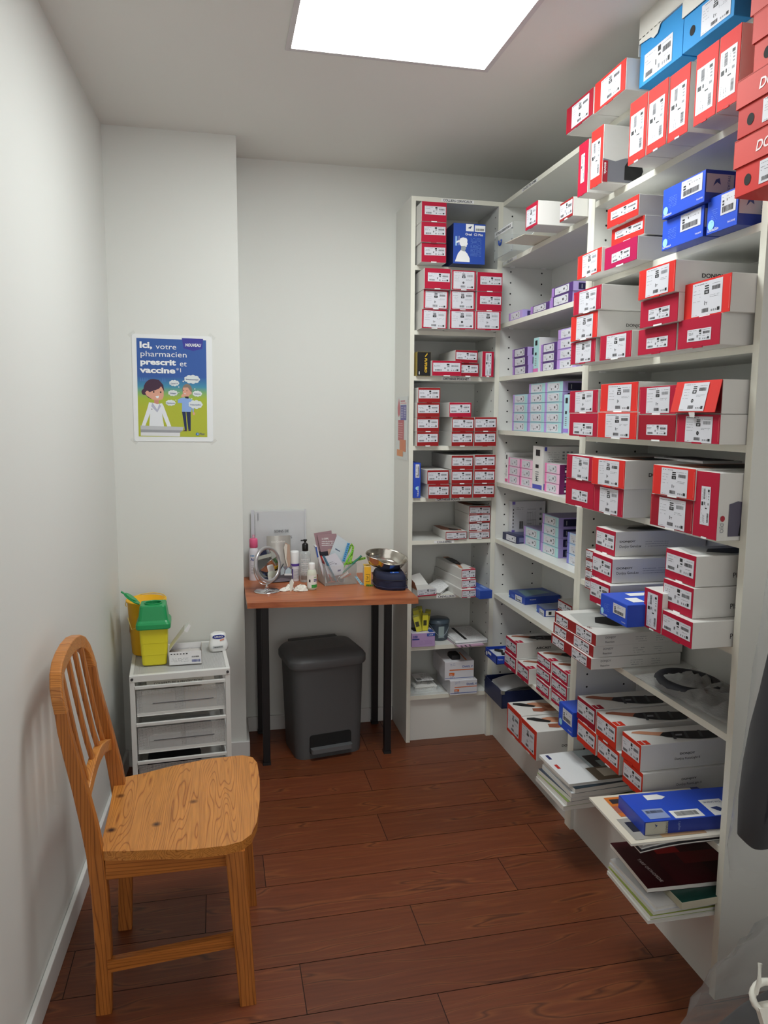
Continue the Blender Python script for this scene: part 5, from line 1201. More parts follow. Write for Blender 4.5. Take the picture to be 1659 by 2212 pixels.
o = empty('pump_bottle', 'clear pump bottle with a black pump head', 'bottle', (.357, 3.20, Z))
q = MB(); q.lathe([(.022, 0), (.0235, .003), (.0235, .118), (.020, .130), (.012, .135)], clear_plastic('pet', 'dfe6e6', .3, .05), 32); q.build('bottle_body', o)
q = MB(); q.lathe([(.0125, .134), (.0135, .136), (.0135, .163), (.010, .168), (.0045, .170), (.0045, .178), (.008, .179), (.009, .184), (.001, .186)], mat('0f0f10', .3), 24); q.box(-.019, .0, -.004, .004, .178, .183, mat('0f0f10', .3)); q.build('pump', o)
q = MB()
for k in range(8): wrapbar(q, .0238, .04+.0085*k, .0425+.0085*k, -2.7+.1*(k % 3), -.6-.15*(k % 2), mat('cfd0d2' if k % 3 == 0 else 'f0f0f0', .5), 12)
wrapbar(q, .0238, .012, .030, -2.6, -.7, mat('8b7f78', .5), 12); q.build('print', o)

o = empty('small_bottle', 'small frosted bottle with a green band, nearest the desk front', 'bottle', (.3665, 3.045, Z))
q = MB(); q.lathe([(.017, 0), (.0205, .004), (.0205, .066), (.018, .078), (.0135, .085)], mat('dfe3d2', .3, alpha=.93), 32); q.build('bottle_body', o)
q = MB(); q.lathe([(.0135, .084), (.0138, .086), (.0138, .106), (.012, .112), (.001, .113)], mat('f1f1ef', .35), 28); q.build('cap', o)
q = MB(); wrapbar(q, .0208, .010, .062, -2.8, -.1, mat('e9e9e4', .5), 16); wrapbar(q, .0211, .010, .023, -1.75, -.1, mat('3da24a', .5), 12)
for z_ in (.036, .042): wrapbar(q, .0211, z_, z_+.0035, -1.3, -.4, mat('3a3d7a', .5))
wrapbar(q, .0211, .034, .045, -2.3, -1.95, INK, 3); wrapbar(q, .0211, .051, .055, -1.25, -.6, mat('9cc29a', .5)); q.build('print', o)

def tissue(label, x, y, rz, seed, pieces):
    q = MB(); rr = random.Random(seed)
    for (dx, dy, lx, ly, r0, tx) in pieces:
        n = 7; vs = []
        for i in range(n+1):
            for j in range(n+1):
                u, v = i/n-.5, j/n-.5
                vs.append((dx+(u*math.cos(r0)-v*math.sin(r0))*lx, dy+(u*math.sin(r0)+v*math.cos(r0))*ly, .003+tx*max(0, math.cos(u*2.6))*(.35+.65*abs(math.sin(3*v+seed)))+rr.uniform(0, .003)))
        q.add(vs, [(i*(n+1)+j, (i+1)*(n+1)+j, (i+1)*(n+1)+j+1, i*(n+1)+j+1) for i in range(n) for j in range(n)], mat('eceae0', .8), True)
    o = q.build('crumpled_tissue', loc=(x, y, Z), rot=(0, 0, rz)); s = o.modifiers.new('thickness', 'SOLIDIFY'); s.thickness = .0012; tag(o, label, 'tissue', 'crumpled tissues on the desk')
def lump(q, cx, cy, rx, ry, rz, seed, m):
    rr = random.Random(seed); n, k = 14, 7; rings = []
    for j in range(k+1):
        t = PI*j/k*.5; rings.append([(cx+rx*math.cos(t)*math.cos(2*PI*i/n)*(1+rr.uniform(-.22, .18)) + (.002 if j == k else 0)*math.cos(2*PI*i/n), cy+ry*math.cos(t)*math.sin(2*PI*i/n)*(1+rr.uniform(-.22, .18)), .0008+rz*math.sin(t)*(1+rr.uniform(-.35, .2))) for i in range(n)])
    q.loft(rings, m, True, False)
TI = mat('eceae0', .85)
for lab, x, y, rz, spec_ in (('crumpled white tissue with a standing fold, next to the mirror foot', .268, 3.045, .3, ((-.012, 0, .026, .016, .012, 3), (.008, .006, .020, .012, .022, 8))), ('crumpled white tissue rolled into a lump, against the green-banded bottle', .320, 3.028, -.1, ((0, 0, .027, .017, .024, 5), (-.008, -.004, .024, .016, .010, 6)))):
    q = MB()
    for s_ in spec_: lump(q, *s_, TI)
    if 'fold' in lab: q.loft([[(.002+.012*t, -.004+.018*u, .006+.040*t-.012*abs(u)) for u in (-1, -.5, 0, .5, 1)] + [(.006+.012*t, -.002+.018*u, .006+.040*t-.012*abs(u)) for u in (1, .5, 0, -.5, -1)] for t in (0, .35, .7, 1)], TI, True, False)
    tag(q.build('crumpled_tissue', loc=(x, y, Z), rot=(0, 0, rz)), lab, 'tissue', 'crumpled tissues on the desk')

# acrylic holder and what it holds
o = empty('acrylic_holder', 'clear acrylic desk organiser crammed with brochures, pens and tapes', 'organiser', (.495, 3.16, Z), .12)
AC = clear_plastic('acrylic', 'd9dcd8', .16, .06)
q = MB(); q.box(-.075, .065, -.06, .06, 0, .003, mat('b8a89c', .2, alpha=.7)); q.box(-.075, .065, -.06, -.0575, 0, .085, AC); q.box(-.075, .065, .0575, .06, 0, .105, AC); q.box(-.075, -.0725, -.06, .06, 0, .09, AC); q.box(.0625, .065, -.06, .06, 0, .09, AC)
for x in (-.075, .063): q.box(x, x+.002, -.0605, -.058, 0, .085, mat('aeb4b2', .1))
q.build('holder_body', o)
def card(name, label, cat, pts, y, th, m, grp=None, lean=0.0, marks=()):
    """flat item standing in the holder: outline in X/Z, thickness th along Y, leaning back"""
    cx = sum(p[0] for p in pts)/len(pts); q = MB(); q.prism([(a-cx, b-Z) for a, b in pts][::-1], -th/2, th/2, m, axis='Y')
    for k, (pp, mm) in enumerate(marks): q.poly([(a-cx, -th/2-.0004-.0002*k, b-Z) for a, b in pp], mm)
    o = q.build(name, loc=(cx, y, Z), rot=(-lean, 0, 0)); tag(o, label, cat, grp); return o, cx
MAUVE = mat('a5848a', .45); DK = mat('2c2630', .4)
def brochure(label, x0, x1, ztop, y, dz, grp):
    o, cx = card('brochure', label, 'brochure', [(x0+.04, Z+.006), (x1+.02, Z+.006), (x1, ztop), (x0, ztop-dz)], y, .003, MAUVE, grp, .03,
        [([(x0+.022, Z+.09), (x1-.003+.004, Z+.09), (x1-.002, Z+.135), (x0+.012, Z+.13)], DK), ([(x0+.05, Z+.105), (x1-.005, Z+.105), (x1-.006, Z+.145), (x0+.045, Z+.14)], mat('caa494', .5)), ([(x0+.025, Z+.08), (x1-.02, Z+.085), (x1-.02, Z+.115), (x0+.02, Z+.11)], mat('e6e2e2', .5))])
    q = MB(); q.text('LA GRIPPE,', .0105, (x0+.020-cx, -.0022, ztop-Z-.024), (1, 0, 0), ZV, PAPER, bold=.02, width=.030)
    for k in range(3): dashes(q, Vector((x0+.020-cx, -.0022, ztop-Z-.034-.0085*k)), EX, ZV, 0, min(.052, x1-x0-.03), 0, .0038, RND, PAPER, .95)
    q.build('lettering', o)
gb = 'flu brochures in the acrylic holder'
brochure('mauve flu brochure behind, top corner showing above the other', .395, .472, .941, 3.195, .010, gb)
brochure('mauve flu brochure in front, headed LA GRIPPE', .408, .492, .928, 3.185, .002, gb)
card('book', 'thin blue-spined booklet at the left edge of the acrylic holder', 'booklet', [(.432, Z+.005), (.442, Z+.005), (.4, .885), (.391, .885)], 3.15, .06, mat('d7d7dd', .4), marks=[([(.391, .885), (.397, .885), (.405, .84), (.399, .84)], mat('2c55a8', .4))])
card('leaflet', 'pale blue leaflet tilted to the right in the acrylic holder', 'leaflet', [(.455, .83), (.518, .80), (.540, .892), (.493, .927)], 3.172, .002, mat('d3dde3', .45), marks=[([(.485, .868), (.505, .855), (.5045, .851), (.4835, .863)], mat('5a6a86', .5))])
card('notepad', 'white note cards in front of the brochures, in the holder', 'note card', [(.448, .75), (.512, .762), (.515, .80), (.478, .855), (.428, .836), (.436, .79)], 3.128, .004, mat('dcdce6', .45), marks=[([(.487, .773), (.500, .776), (.502, .783), (.488, .781)], mat('3b3d7a', .5)), ([(.443, .80), (.475, .812), (.475, .8135), (.443, .8015)], GREYINK), ([(.442, .808), (.468, .818), (.468, .8195), (.442, .8095)], GREYINK), ([(.478, .806), (.482, .806), (.482, .81), (.478, .81)], INK)])
def pen(label, a, b, r, c, tip=None):
    q = MB(); a = Vector(a); b = Vector(b); d = (b-a)
    q.tube([Vector((0, 0, 0)), d*.08, d*.1, d], [r*.3, r*.9, r, r], mat(c, .35), 10); o = q.build('pen', loc=a); tag(o, label, 'pen', 'pens in the acrylic holder')
    q = MB(); q.tube([d*.97, d*1.02], r*1.12, mat(tip or c, .35), 10); q.build('pen_cap', o)
pen('slate blue pen leaning left across the note cards', (.480, 3.108, Z+.012), (.428, 3.125, .842), .0042, '3f7089')
pen('red pencil just left of the slate blue pen', (.462, 3.12, Z+.012), (.419, 3.15, .838), .0035, 'b32b2b')
pen('lime green pen pointing up right from the holder', (.503, 3.135, .770), (.556, 3.15, .856), .0042, '7ccb3c')
pen('dark green pen pointing up right beneath the metal dish', (.508, 3.125, .765), (.590, 3.125, .838), .0042, '2f7f6b')
pen('orange pen lying low at the right of the holder', (.482, 3.118, .734), (.543, 3.118, .763), .0042, 'd9622c')
pen('white correction pen lying low over the orange pen', (.497, 3.114, .747), (.532, 3.114, .768), .005, 'e8e6e6')
pen('rust brown pen lying at the bottom of the holder', (.443, 3.118, .729), (.51, 3.118, .737), .004, 'a8502e')
def tape(label, pts, w_, c, marks):
    q = MB(); pts = [Vector(p) for p in pts]; n = len(pts); vs = []
    for i, p in enumerate(pts):
        t = (pts[min(i+1, n-1)] - pts[max(i-1, 0)]).normalized(); s = t.cross(Vector((0, 1, 0))).normalized(); vs += [tuple(p + s*w_/2), tuple(p - s*w_/2)]
    q.add(vs, [(2*i, 2*i+1, 2*i+3, 2*i+2) for i in range(n-1)], mat(c, .4)); 
    for i in range(n-1):
        p = (pts[i]+pts[i+1])/2 + Vector((0, -.0006, 0)); q.rect(p, EX, ZV, -.002, .002, -.002, .0015, mat(marks, .5))
    o = q.build('tape_measure'); s = o.modifiers.new('thickness', 'SOLIDIFY'); s.thickness = .0006; tag(o, label, 'tape measure', 'tape measures on the desk')
def seg(a, b, n): return [tuple(Vector(a)*(1-i/n) + Vector(b)*i/n) for i in range(n+1)]
tape('blue paper tape measure standing in the holder, right of the leaflet', seg((.517, 3.15, .812), (.540, 3.15, .892), 9), .013, '5aa5dc', '1f4f86')
tape('green tape measure looping up behind the blue one and down beside the pens', seg((.527, 3.156, .835), (.553, 3.156, .885), 5) + seg((.560, 3.156, .873), (.553, 3.15, .835), 4) + seg((.545, 3.14, .81), (.522, 3.13, .806), 2), .010, '8cc63f', '2d5a1e')
tape('green tape measure stretched towards the metal dish', seg((.520, 3.142, .802), (.560, 3.142, .808), 4) + seg((.572, 3.14, .818), (.612, 3.14, .826), 4), .010, '7fbb3a', '1d3a16')
tape('green tape measure end hanging in front of the yellow box', seg((.598, 3.052, .726), (.627, 3.05, .722), 4), .010, '6d9a34', '24401a')
tape('pale blue tape measure curling down beside the yellow box', seg((.562, 3.11, .755), (.583, 3.09, .725), 4) + seg((.590, 3.08, .723), (.598, 3.07, .722), 1), .010, '8fb4c4', '3f6f8a')
q = MB(); q.lathe([(.016, 0), (.016, .004), (.0145, .004), (.0145, 0)], CH, 20); 
tag(q.build('steel_ring', loc=(.500, 3.112, Z+.021), rot=(1.3, 0, .2)), 'thin metal ring at the bottom of the acrylic holder', 'ring')
o = solidbox('medicine_carton', 'bright yellow and white medicine box right of the acrylic holder', 'box', .030, .06, .083, (.606, 3.062, Z), -.1, ('e4e2da', 'f2b91f', 'f0bc2c'))
q = MB(); q.rect(Vector((-.0085, -.0014, .018)), EX, ZV, 0, .016, 0, .0012, INK); q.rect(Vector((-.0085, -.0014, .05)), EX, ZV, 0, .016, 0, .0012, INK); q.rect(Vector((.0075, -.0014, .018)), EX, ZV, 0, .001, 0, .033, INK); q.text('Gyl', .012, (.002, -.0014, .026), (0, 0, 1), (-1, 0, 0), INK); q.lathe([(.006, .0838), (.001, .0838)], mat('f2e8c0', .5), 12, (0, .02, 0)); q.build('lettering', o)

# navy bag and steel kidney dish
o = empty('navy_bag', 'dark navy zipped fabric pouch on the right of the desk', 'bag', (.693, 3.04, Z), -.08)
NVF = mat('1e2440', .75, bump=.3, bscale=900)
q = MB(); out = [(-.062, -.01), (-.058, -.045), (-.02, -.088), (.05, -.093), (.066, -.085), (.068, .05), (.055, .085), (-.05, .085), (-.062, .07)]
def scl(pts, s, z): return [(x*s, y*s, z) for x, y in pts]
q.loft([scl(out, .96, 0), scl(out, 1.0, .008), scl(out, 1.01, .03), scl(out, .995, .045), scl(out, .96, .058), scl(out, .88, .066)], NVF, True, True); q.build('bag_body', o, sub=1)
q = MB(); ZIP = mat('0f1220', .5); q.tube([(x*1.012, y*1.012, .044) for x, y in out], .0016, ZIP, 6, close=True); q.tube([(x*1.015, y*1.015, .012) for x, y in out], .0016, mat('2a3154', .6), 6, close=True); q.build('zip', o)
q = MB(); q.box(.0, .035, -.052, -.032, .0668, .0682, mat('2f62c4', .5)); q.box(.010, .016, -.046, -.038, .0682, .0686, PAPER); q.build('badge', o)
q = MB(); q.tube([(.070, -.02+.01*math.cos(a), .05+.014*math.sin(a)) for a in [2*PI*i/10 for i in range(10)]], .0012, CH, 6, close=True); q.build('zip_pull', o)
o = empty('kidney_dish', 'shiny stainless steel kidney dish tilted on the navy pouch', 'dish', (.685, 3.06, Z+.076), -.05)
SS = mat('c4beb4', .16, metal=1)
kb = []
for i in range(48):
    a = 2*PI*i/48; r = 1 - .34*math.exp(-((math.atan2(math.sin(a+2.35), math.cos(a+2.35)))/.5)**2)
    kb.append((.092*math.cos(a)*r, .068*math.sin(a)*r))
q = MB(); Tm = Matrix.Translation((0, 0, .037)) @ Matrix.Rotation(math.radians(20), 4, 'X') @ Matrix.Rotation(math.radians(8), 4, 'Y'); q.T = Tm
q.loft([[(x*s, y*s, z) for x, y in kb] for s, z in ((.45, -.036), (.66, -.035), (.78, -.028), (.90, -.008), (.98, .010), (1.0, .012), (.985, .0125), (.965, .0105), (.885, -.0075), (.76, -.0265), (.64, -.033), (.45, -.034))], SS, True, True); q.build('dish_body', o)
q = MB(); q.T = Tm; q.tube([(x*1.0, y*1.0, .0118) for x, y in kb], .0016, SS, 6, close=True); q.build('rolled_rim', o)

# ------------------------------------------------------------------ mesh drawer cart
ct = empty('drawer_cart', 'white metal mesh drawer cart beside the left wall', 'cart', (-.163, 2.89, 0), .06)
MW = mat('e2e2de', .35)
def meshmat(key, sc, hole, c='dcdcda'):
    if key in MC: return MC[key]
    m = bpy.data.materials.new(key); m.use_nodes = True; nt = m.node_tree; N = nt.nodes; L = nt.links
    b = N['Principled BSDF']; b.inputs['Base Color'].default_value = hexc(c); b.inputs['Roughness'].default_value = .4
    tc = N.new('ShaderNodeTexCoord'); vo = N.new('ShaderNodeTexVoronoi'); vo.inputs['Scale'].default_value = sc; vo.inputs['Randomness'].default_value = 0.12
    L.new(tc.outputs['UV'], vo.inputs['Vector']); lt_ = N.new('ShaderNodeMath'); lt_.operation = 'GREATER_THAN'; lt_.inputs[1].default_value = hole
    vo.voronoi_dimensions = '2D'; L.new(vo.outputs['Distance'], lt_.inputs[0]); L.new(lt_.outputs[0], b.inputs['Alpha']); MC[key] = m; return m
MESH = meshmat('metal_mesh', 240, .36)
def uvplane(name, parent, O, R, U, w_, h_, m):
    me = bpy.data.meshes.new(name); O = Vector(O); R = Vector(R); U = Vector(U)
    me.from_pydata([tuple(O), tuple(O+R*w_), tuple(O+R*w_+U*h_), tuple(O+U*h_)], [], [(0, 1, 2, 3)]); me.materials.append(m)
    ul = me.uv_layers.new(name='UVMap')
    for i, uv in enumerate(((0, 0), (w_, 0), (w_, h_), (0, h_))): ul.data[i].uv = uv
    o = bpy.data.objects.new(name, me); COL.objects.link(o); o.parent = parent
    s = o.modifiers.new('thickness', 'SOLIDIFY'); s.thickness = .0008; return o
cw, cd, ch = .176, .18, .515
for sx in (-1, 1):
    for sy in (-1, 1):
        q = MB(); x0 = sx*cw; y0 = sy*(cd-.006); q.box(x0-.018*(sx > 0), x0+.018*(sx < 0), y0-.009, y0+.009, 0.0, ch-.006, MW); o = q.build('post', ct, bevel=.002)
        if sy < 0: q = MB(); q.prism([(x0-sx*.009+.005*math.cos(a*PI/5), ch-.012+.005*math.sin(a*PI/5)) for a in range(10)], -cd-.008, -cd-.004, mat('5a5a5c', .3, metal=.8), axis='Y'); q.build('screw', o)
q = MB()
for a in ((-cw, cw, -cd, -cd+.014), (-cw, cw, cd-.014, cd), (-cw, -cw+.014, -cd+.014, cd-.014), (cw-.014, cw, -cd+.014, cd-.014)): q.box(*a, ch-.010, ch, MW)
q.box(-cw, cw, -cd-.004, -cd, ch-.024, ch, MW); q.build('top_frame', ct, bevel=.0015)
uvplane('top_mesh', ct, (-cw+.014, -cd+.014, ch-.004), (1, 0, 0), (0, 1, 0), 2*cw-.028, 2*cd-.028, MESH)
for sx in (-1, 1):
    for z_ in (.06, .2, .34, .48): q = MB(); q.tube([(sx*(cw-.004), -cd+.02, z_), (sx*(cw-.004), cd-.02, z_)], .003, MW, 6); q.build('side_rail', ct)
for k, zr in enumerate((.470, .331, .188, .045)):
    q = MB(); q.box(-cw+.018, cw-.018, -cd-.006, -cd+.004, zr-.006, zr+.006, MW); q.build('drawer_rail', ct, bevel=.0015)
for k, (zt, zb) in enumerate(((.455, .362), (.315, .222), (.172, .08))):
    dr = MB(); dr.box(-cw+.022, cw-.022, -cd+.008, -cd+.011, zb-.004, zb+.008, MW); dr.box(-cw+.022, cw-.022, -cd+.006, cd-.02, zb-.004, zb-.002, MW); d_ = dr.build('drawer', ct)
    uvplane('mesh_front', d_, (-cw+.022, -cd+.009, zb), (1, 0, 0), (0, 0, 1), 2*cw-.044, zt-zb, MESH)
    for sx in (-1, 1): uvplane('mesh_side', d_, (sx*(cw-.022), -cd+.009, zb), (0, 1, 0), (0, 0, 1), .33, zt-zb, MESH)
    if k < 2: q = MB(); q.box(-.10, .115, -cd+.0075, -cd+.009, zb+.040, zb+.0425, mat('6a6a6c', .5)); q.build('seam_wire', d_)
rr = random.Random(12)
def cartpos(x, y): c, s = math.cos(.06), math.sin(.06); return (-.163+x*c-y*s, 2.89+x*s+y*c)
for k, (x, y, z, a, b, c_, lab) in enumerate(((-.08, -.07, .364, .12, .1, 'd9d6ce', 'white packaged supplies filling the top mesh drawer, left side'), (.07, -.07, .364, .12, .1, 'e6ddd2', 'pale packaged supplies in the top mesh drawer, right side'), (-.06, -.07, .224, .12, .085, 'd4d5d2', 'pale bags in the second mesh drawer, left side'), (.06, -.08, .224, .1, .085, 'cfd3d6', 'coiled tubing packs in the second mesh drawer, right side'), (-.03, -.06, .082, .2, .1, '1e2030', 'dark bag in the third mesh drawer'))):
    q = MB(); vs, fs = crumple_sheet(8, 8, a, .18, .05, PAPER, rr, .03, .4); q.add(vs, fs, mat(c_, .5), True); q.box(-a/2+.004, a/2-.004, -.085, .085, 0, b-.035, mat(c_, .5)); p = cartpos(x, y); tag(q.build('supply_pack', loc=(p[0], p[1], z), rot=(0, 0, .06)), lab, 'supplies', 'supplies in the mesh drawers')
q = MB(); q.box(-.1, .1, -.12, .1, 0, .028, mat('ddd8cc', .5)); q.text('COUVERTURE & PROTECTION', .012, (-.075, -.1206, .008), EX, ZV, INK, width=.17); p = cartpos(-.01, .0); tag(q.build('flat_pack', loc=(p[0]-.01, p[1], .446), rot=(0, 0, .06)), 'flat pale pack with black lettering lying on the top drawer', 'supplies')
# yellow sharps containers
CZt = .5155
o = empty('sharps_bucket', 'round orange-yellow bucket with wire handle behind the green-lidded bin', 'bucket', (-.288, 2.975, CZt))
YO = mat('f2b712', .4)
q = MB(); q.lathe([(.055, 0), (.058, .004), (.070, .205), (.075, .207), (.075, .212), (.069, .212), (.056, .01), (.02, .009)], YO, 40); q.build('bucket_body', o)
q = MB(); q.tube([(.076*math.cos(a), .076*math.sin(a), .203+.024*math.sin((a+.4))*.6) for a in [-.6+ (PI+1.0)*i/24 for i in range(25)]], .0018, mat('e8c64a', .4), 6)
q.tube([(-.066, -.035, .15), (-.05, -.06, .108), (-.03, -.066, .118)], .0014, mat('e8d67a', .4), 6); q.build('handle', o)
q = MB(); wrapbar(q, .0645, .08, .185, -3.35, -2.9, mat('b0503a', .5)); q.build('sticker', o)
o = empty('sharps_bin', 'square yellow sharps container with green lid and open flap', 'sharps container', (-.250, 2.845, CZt), .03)
YL = mat('e2d62a', .42)
def sq(hw, z, r=.010): return [(x, y, z) for x, y in rrect(-hw, hw, -hw, hw, r, 3)]
q = MB(); q.loft([sq(.041, 0), sq(.0435, .004), sq(.0455, .040), sq(.0462, .0405), sq(.0478, .085), sq(.0485, .0855), sq(.050, .142)], YL, True, False); q.build('bin_body', o)
GR = mat('1f9a58', .38)
q = MB(); q.loft([sq(.060, .140, .014), sq(.0615, .144, .014), sq(.0615, .158, .014), sq(.0575, .166, .014), sq(.0555, .168, .012), sq(.053, .172, .012), sq(.0465, .222, .012), sq(.0445, .226, .012)], GR, False, False)
n = 28; inner = ell(.030, .030, n); zt = .226; outer = [(x, y) for x, y in rrect(-.0445, .0445, -.0445, .0445, .012, 6)]
def rayr(a, hw=.0445): 
    c, s = abs(math.cos(a)), abs(math.sin(a)); return hw/max(c, s)
out2 = [(math.cos(2*PI*i/n)*min(rayr(2*PI*i/n), .057), math.sin(2*PI*i/n)*min(rayr(2*PI*i/n), .057)) for i in range(n)]
q.loft([[(x, y, zt) for x, y in out2], [(x, y, zt) for x, y in inner], [(x*.97, y*.97, zt-.012) for x, y in inner]], GR, False, False); q.lathe([(.0305, zt), (.032, zt+.004), (.029, zt+.004), (.029, zt)], GR, 28, cap=False); q.add([(x*.97, y*.97, zt-.014) for x, y in inner], [tuple(range(n))], mat('0c3d24', .8)); q.build('lid', o)
q = MB(); q.T = Matrix.Translation((-.047, 0, .222)) @ Matrix.Rotation(math.radians(38), 4, 'Y'); q.prism([(-.004, -.012), (-.022, -.03), (-.05, -.031), (-.066, -.018), (-.07, -.006), (-.084, -.008), (-.084, .008), (-.07, .006), (-.066, .018), (-.05, .031), (-.022, .03), (-.004, .012)], 0, .004, GR); q.prism([( -.043+.024*math.cos(a*PI/10), .024*math.sin(a*PI/10)) for a in range(20)], .004, .007, GR); q.build('flap', o, bevel=.001)
# glove / needle carton
o = empty('open_carton', 'open white carton printed in blue and black, lid flap raised', 'box', (-.137, 2.79, CZt), .02)
q = MB(); W_ = .118; q.box(-W_/2, W_/2, 0, .0015, 0, .05, WHT); q.box(-W_/2, W_/2, .09, .0915, 0, .056, WHT); q.box(-W_/2, -W_/2+.0015, 0, .09, 0, .053, mat('b9aea4', .6)); q.box(W_/2-.0015, W_/2, 0, .09, 0, .053, mat('b9aea4', .6)); q.box(-W_/2, W_/2, 0, .09, 0, .002, WHT); q.build('box_body', o)
q = MB(); q.loft([[(-W_/2, y, .053), (-W_/2+.0008, y, .053), (-W_/2+.058, y, .128), (-W_/2+.057, y, .129)] for y in (.002, .09)], mat('d8d5d0', .5), True, False); q.poly([(-W_/2+.0575, .0, .129), (-W_/2+.0575, .06, .129), (-W_/2+.078, .055, .152), (-W_/2+.075, .0, .155)], WHT); q.poly([(-W_/2+.057, -.0, .1285), (-W_/2+.074, -.001, .154), (-W_/2+.082, -.003, .148), (-W_/2+.068, -.002, .122)], WHT); q.build('box_flap', o)
q = MB(); O = Vector((-W_/2, -.0008, 0)); BLB = mat('3a4a9c', .5); barcode(q, O, EX, ZV, .082, .112, .008, .018, RND, BLB); barcode(q, O, EX, ZV, .082, .108, .026, .031, RND, INK)
for k in range(4): dashes(q, O+ZV*(.024-.004*k), EX, ZV, .008, .07, 0, .0011, RND, GREYINK, .6)
for k in range(6): q.rect(O, EX, ZV, .006+.011*k, .012+.011*k, .040, .0435, INK)
q.build('lettering', o)
q = MB(); vs, fs = crumple_sheet(8, 6, .11, .08, .02, PAPER, rr, .03, .5); q.add(vs, fs, mat('d3cec8', .6), True); p_ = (-.137, 2.836); tag(q.build('wrapped_supplies', loc=(p_[0], p_[1], CZt), rot=(0, 0, .02)), 'pale wrapped pieces filling the open printed carton', 'supplies')
o = empty('plaster_dispenser', 'small white rounded dispenser with a blue oval emblem', 'dispenser', (-.015, 2.925, CZt), .12)
q = MB(); sh = [(x, y) for x, y in rrect(-.038, .038, 0, .034, .016, 6)]
q.T = Matrix.Rotation(math.radians(0), 4, 'X'); q.loft([[(x*s, y*.9+(yy), z) for x, y in sh] for s, yy, z in ((.84, .002, 0), (.96, 0, .008), (1.0, 0, .022), (.92, .004, .036), (.86, .009, .046), (.84, .011, .058), (.74, .014, .066), (.4, .018, .068))], mat('eeefed', .3), True, True); q.build('dispenser_body', o)
q = MB(); q.prism([(.024*math.cos(a*PI/12), .0085*math.sin(a*PI/12)+.056) for a in range(24)], .0085, .0105, mat('2c3a94', .4), axis='Y'); q.text('URGO', .009, (-.016, .008, .053), EX, ZV, PAPER, bold=.03, width=.032)
q.rect(Vector((-.024, -.0012, .012)), EX, ZV, 0, .04, 0, .011, mat('c9cccc', .4)); dashes(q, Vector((-.02, -.0016, .016)), EX, ZV, 0, .034, 0, .003, RND, INK); q.rect(Vector((.004, .0034, .040)), Vector((.95, 0, .25)), ZV, 0, .018, 0, .005, mat('e9967a', .4)); q.build('emblem', o)

# ------------------------------------------------------------------ pine chair
chx = empty('pine_chair', 'varnished pine chair with a slatted arched back against the left wall', 'chair', (-.11, 1.95, 0))
PZ = wood('pine_z', 'b8702f', 'a96426', '7a3f17', along='Z', sc=2.2, ring=18, lin=230, rough=.36)
PY = wood('pine_y', 'cd8840', 'bd7732', '9a5621', along='Y', sc=2.4, ring=62, lin=210, rough=.33, knots=True)
PX = wood('pine_x', 'b8702f', 'a96426', '7a3f17', along='X', sc=2.2, ring=18, lin=230, rough=.36)
def bar(pts, wx_, wy_, m, name, smooth=False, axis='Z'):
    """sweep a rectangular section (wx_ by wy_, may vary) along nearly vertical points"""
    q = MB(); rings = []
    for i, p in enumerate(pts):
        a = wx_[i] if isinstance(wx_, (list, tuple)) else wx_; b = wy_[i] if isinstance(wy_, (list, tuple)) else wy_
        x, y, z = p; rings.append([(x-a/2, y-b/2, z), (x+a/2, y-b/2, z), (x+a/2, y+b/2, z), (x-a/2, y+b/2, z)])
    q.loft(rings, m, True, smooth); return kid(q, name, chx, bevel=.004, segs=3, angle=50)
prof = [(-.300, 0), (-.296, .15), (-.300, .30), (-.308, .40), (-.318, .47), (-.334, .56), (-.352, .65), (-.363, .71), (-.368, .757)]
bar([(x, 1.758+(.022*min(1, z/.4)), z) for x, z in prof], [.037, .038, .039, .039, .038, .034, .031, .028, .026], .028, PZ, 'rear_leg')
bar([(x+.014, 2.062+(.045*min(1, z/.45)), z) for x, z in prof], [.037, .038, .039, .039, .038, .034, .031, .028, .026], .028, PZ, 'rear_leg')
# arched top
arcp = [(1.780, .755), (1.781, .785), (1.787, .810), (1.803, .831), (1.832, .845), (1.875, .853), (1.93, .857), (1.985, .855), (2.035, .846), (2.072, .831), (2.096, .808), (2.106, .783), (2.107, .757)]
q = MB(); rings = []; n = len(arcp)
for i, (y, z) in enumerate(arcp):
    a = Vector((0,)+arcp[max(i-1, 0)]); b = Vector((0,)+arcp[min(i+1, n-1)]); t = (b-a).normalized(); nn = Vector((0, -t.z, t.y)); c = Vector((-.368+.014*(i/(n-1))-.02*(z-.755)/.1, y, z)); w2 = .0145+.004*math.sin(PI*i/(n-1)); d2 = .0135
    rings.append([tuple(c + nn*w2 + Vector((-d2, 0, 0))), tuple(c + nn*w2 + Vector((d2, 0, 0))), tuple(c - nn*w2 + Vector((d2, 0, 0))), tuple(c - nn*w2 + Vector((-d2, 0, 0)))])
PA = wood('pine_arch', 'c8813c', 'bd7430', '84451a', along='X', sc=3, ring=30, lin=300, rough=.36)
q.loft(rings, PA, True, False); kid(q, 'top_rail', chx, bevel=.004, segs=3, angle=60)
# lower curved rail and slats
q = MB(); rings = []
for i in range(9):
    t = i/8; y = 1.792+(2.098-1.792)*t; zc = .528 + .040*math.sin(PI*t); x = -.330+.012*t; rings.append([(x-.011, y, zc-.017), (x+.011, y, zc-.017), (x+.011, y, zc+.017), (x-.011, y, zc+.017)])
q.loft(rings, PY, True, False); kid(q, 'lower_rail', chx, bevel=.003)
for k in range(4):
    y = 1.838+.070*k; t = (y-1.79)/.31
    za = .528+.04*math.sin(PI*t)+.012; zb = .832+.006*math.sin(PI*t)-(.004 if k in (0, 3) else 0)
    pts = [(-.332+.012*t - .046*(s/6)**.85, y, za+(zb-za)*s/6) for s in range(7)]
    bar(pts, .011, .020, PZ, 'slat')
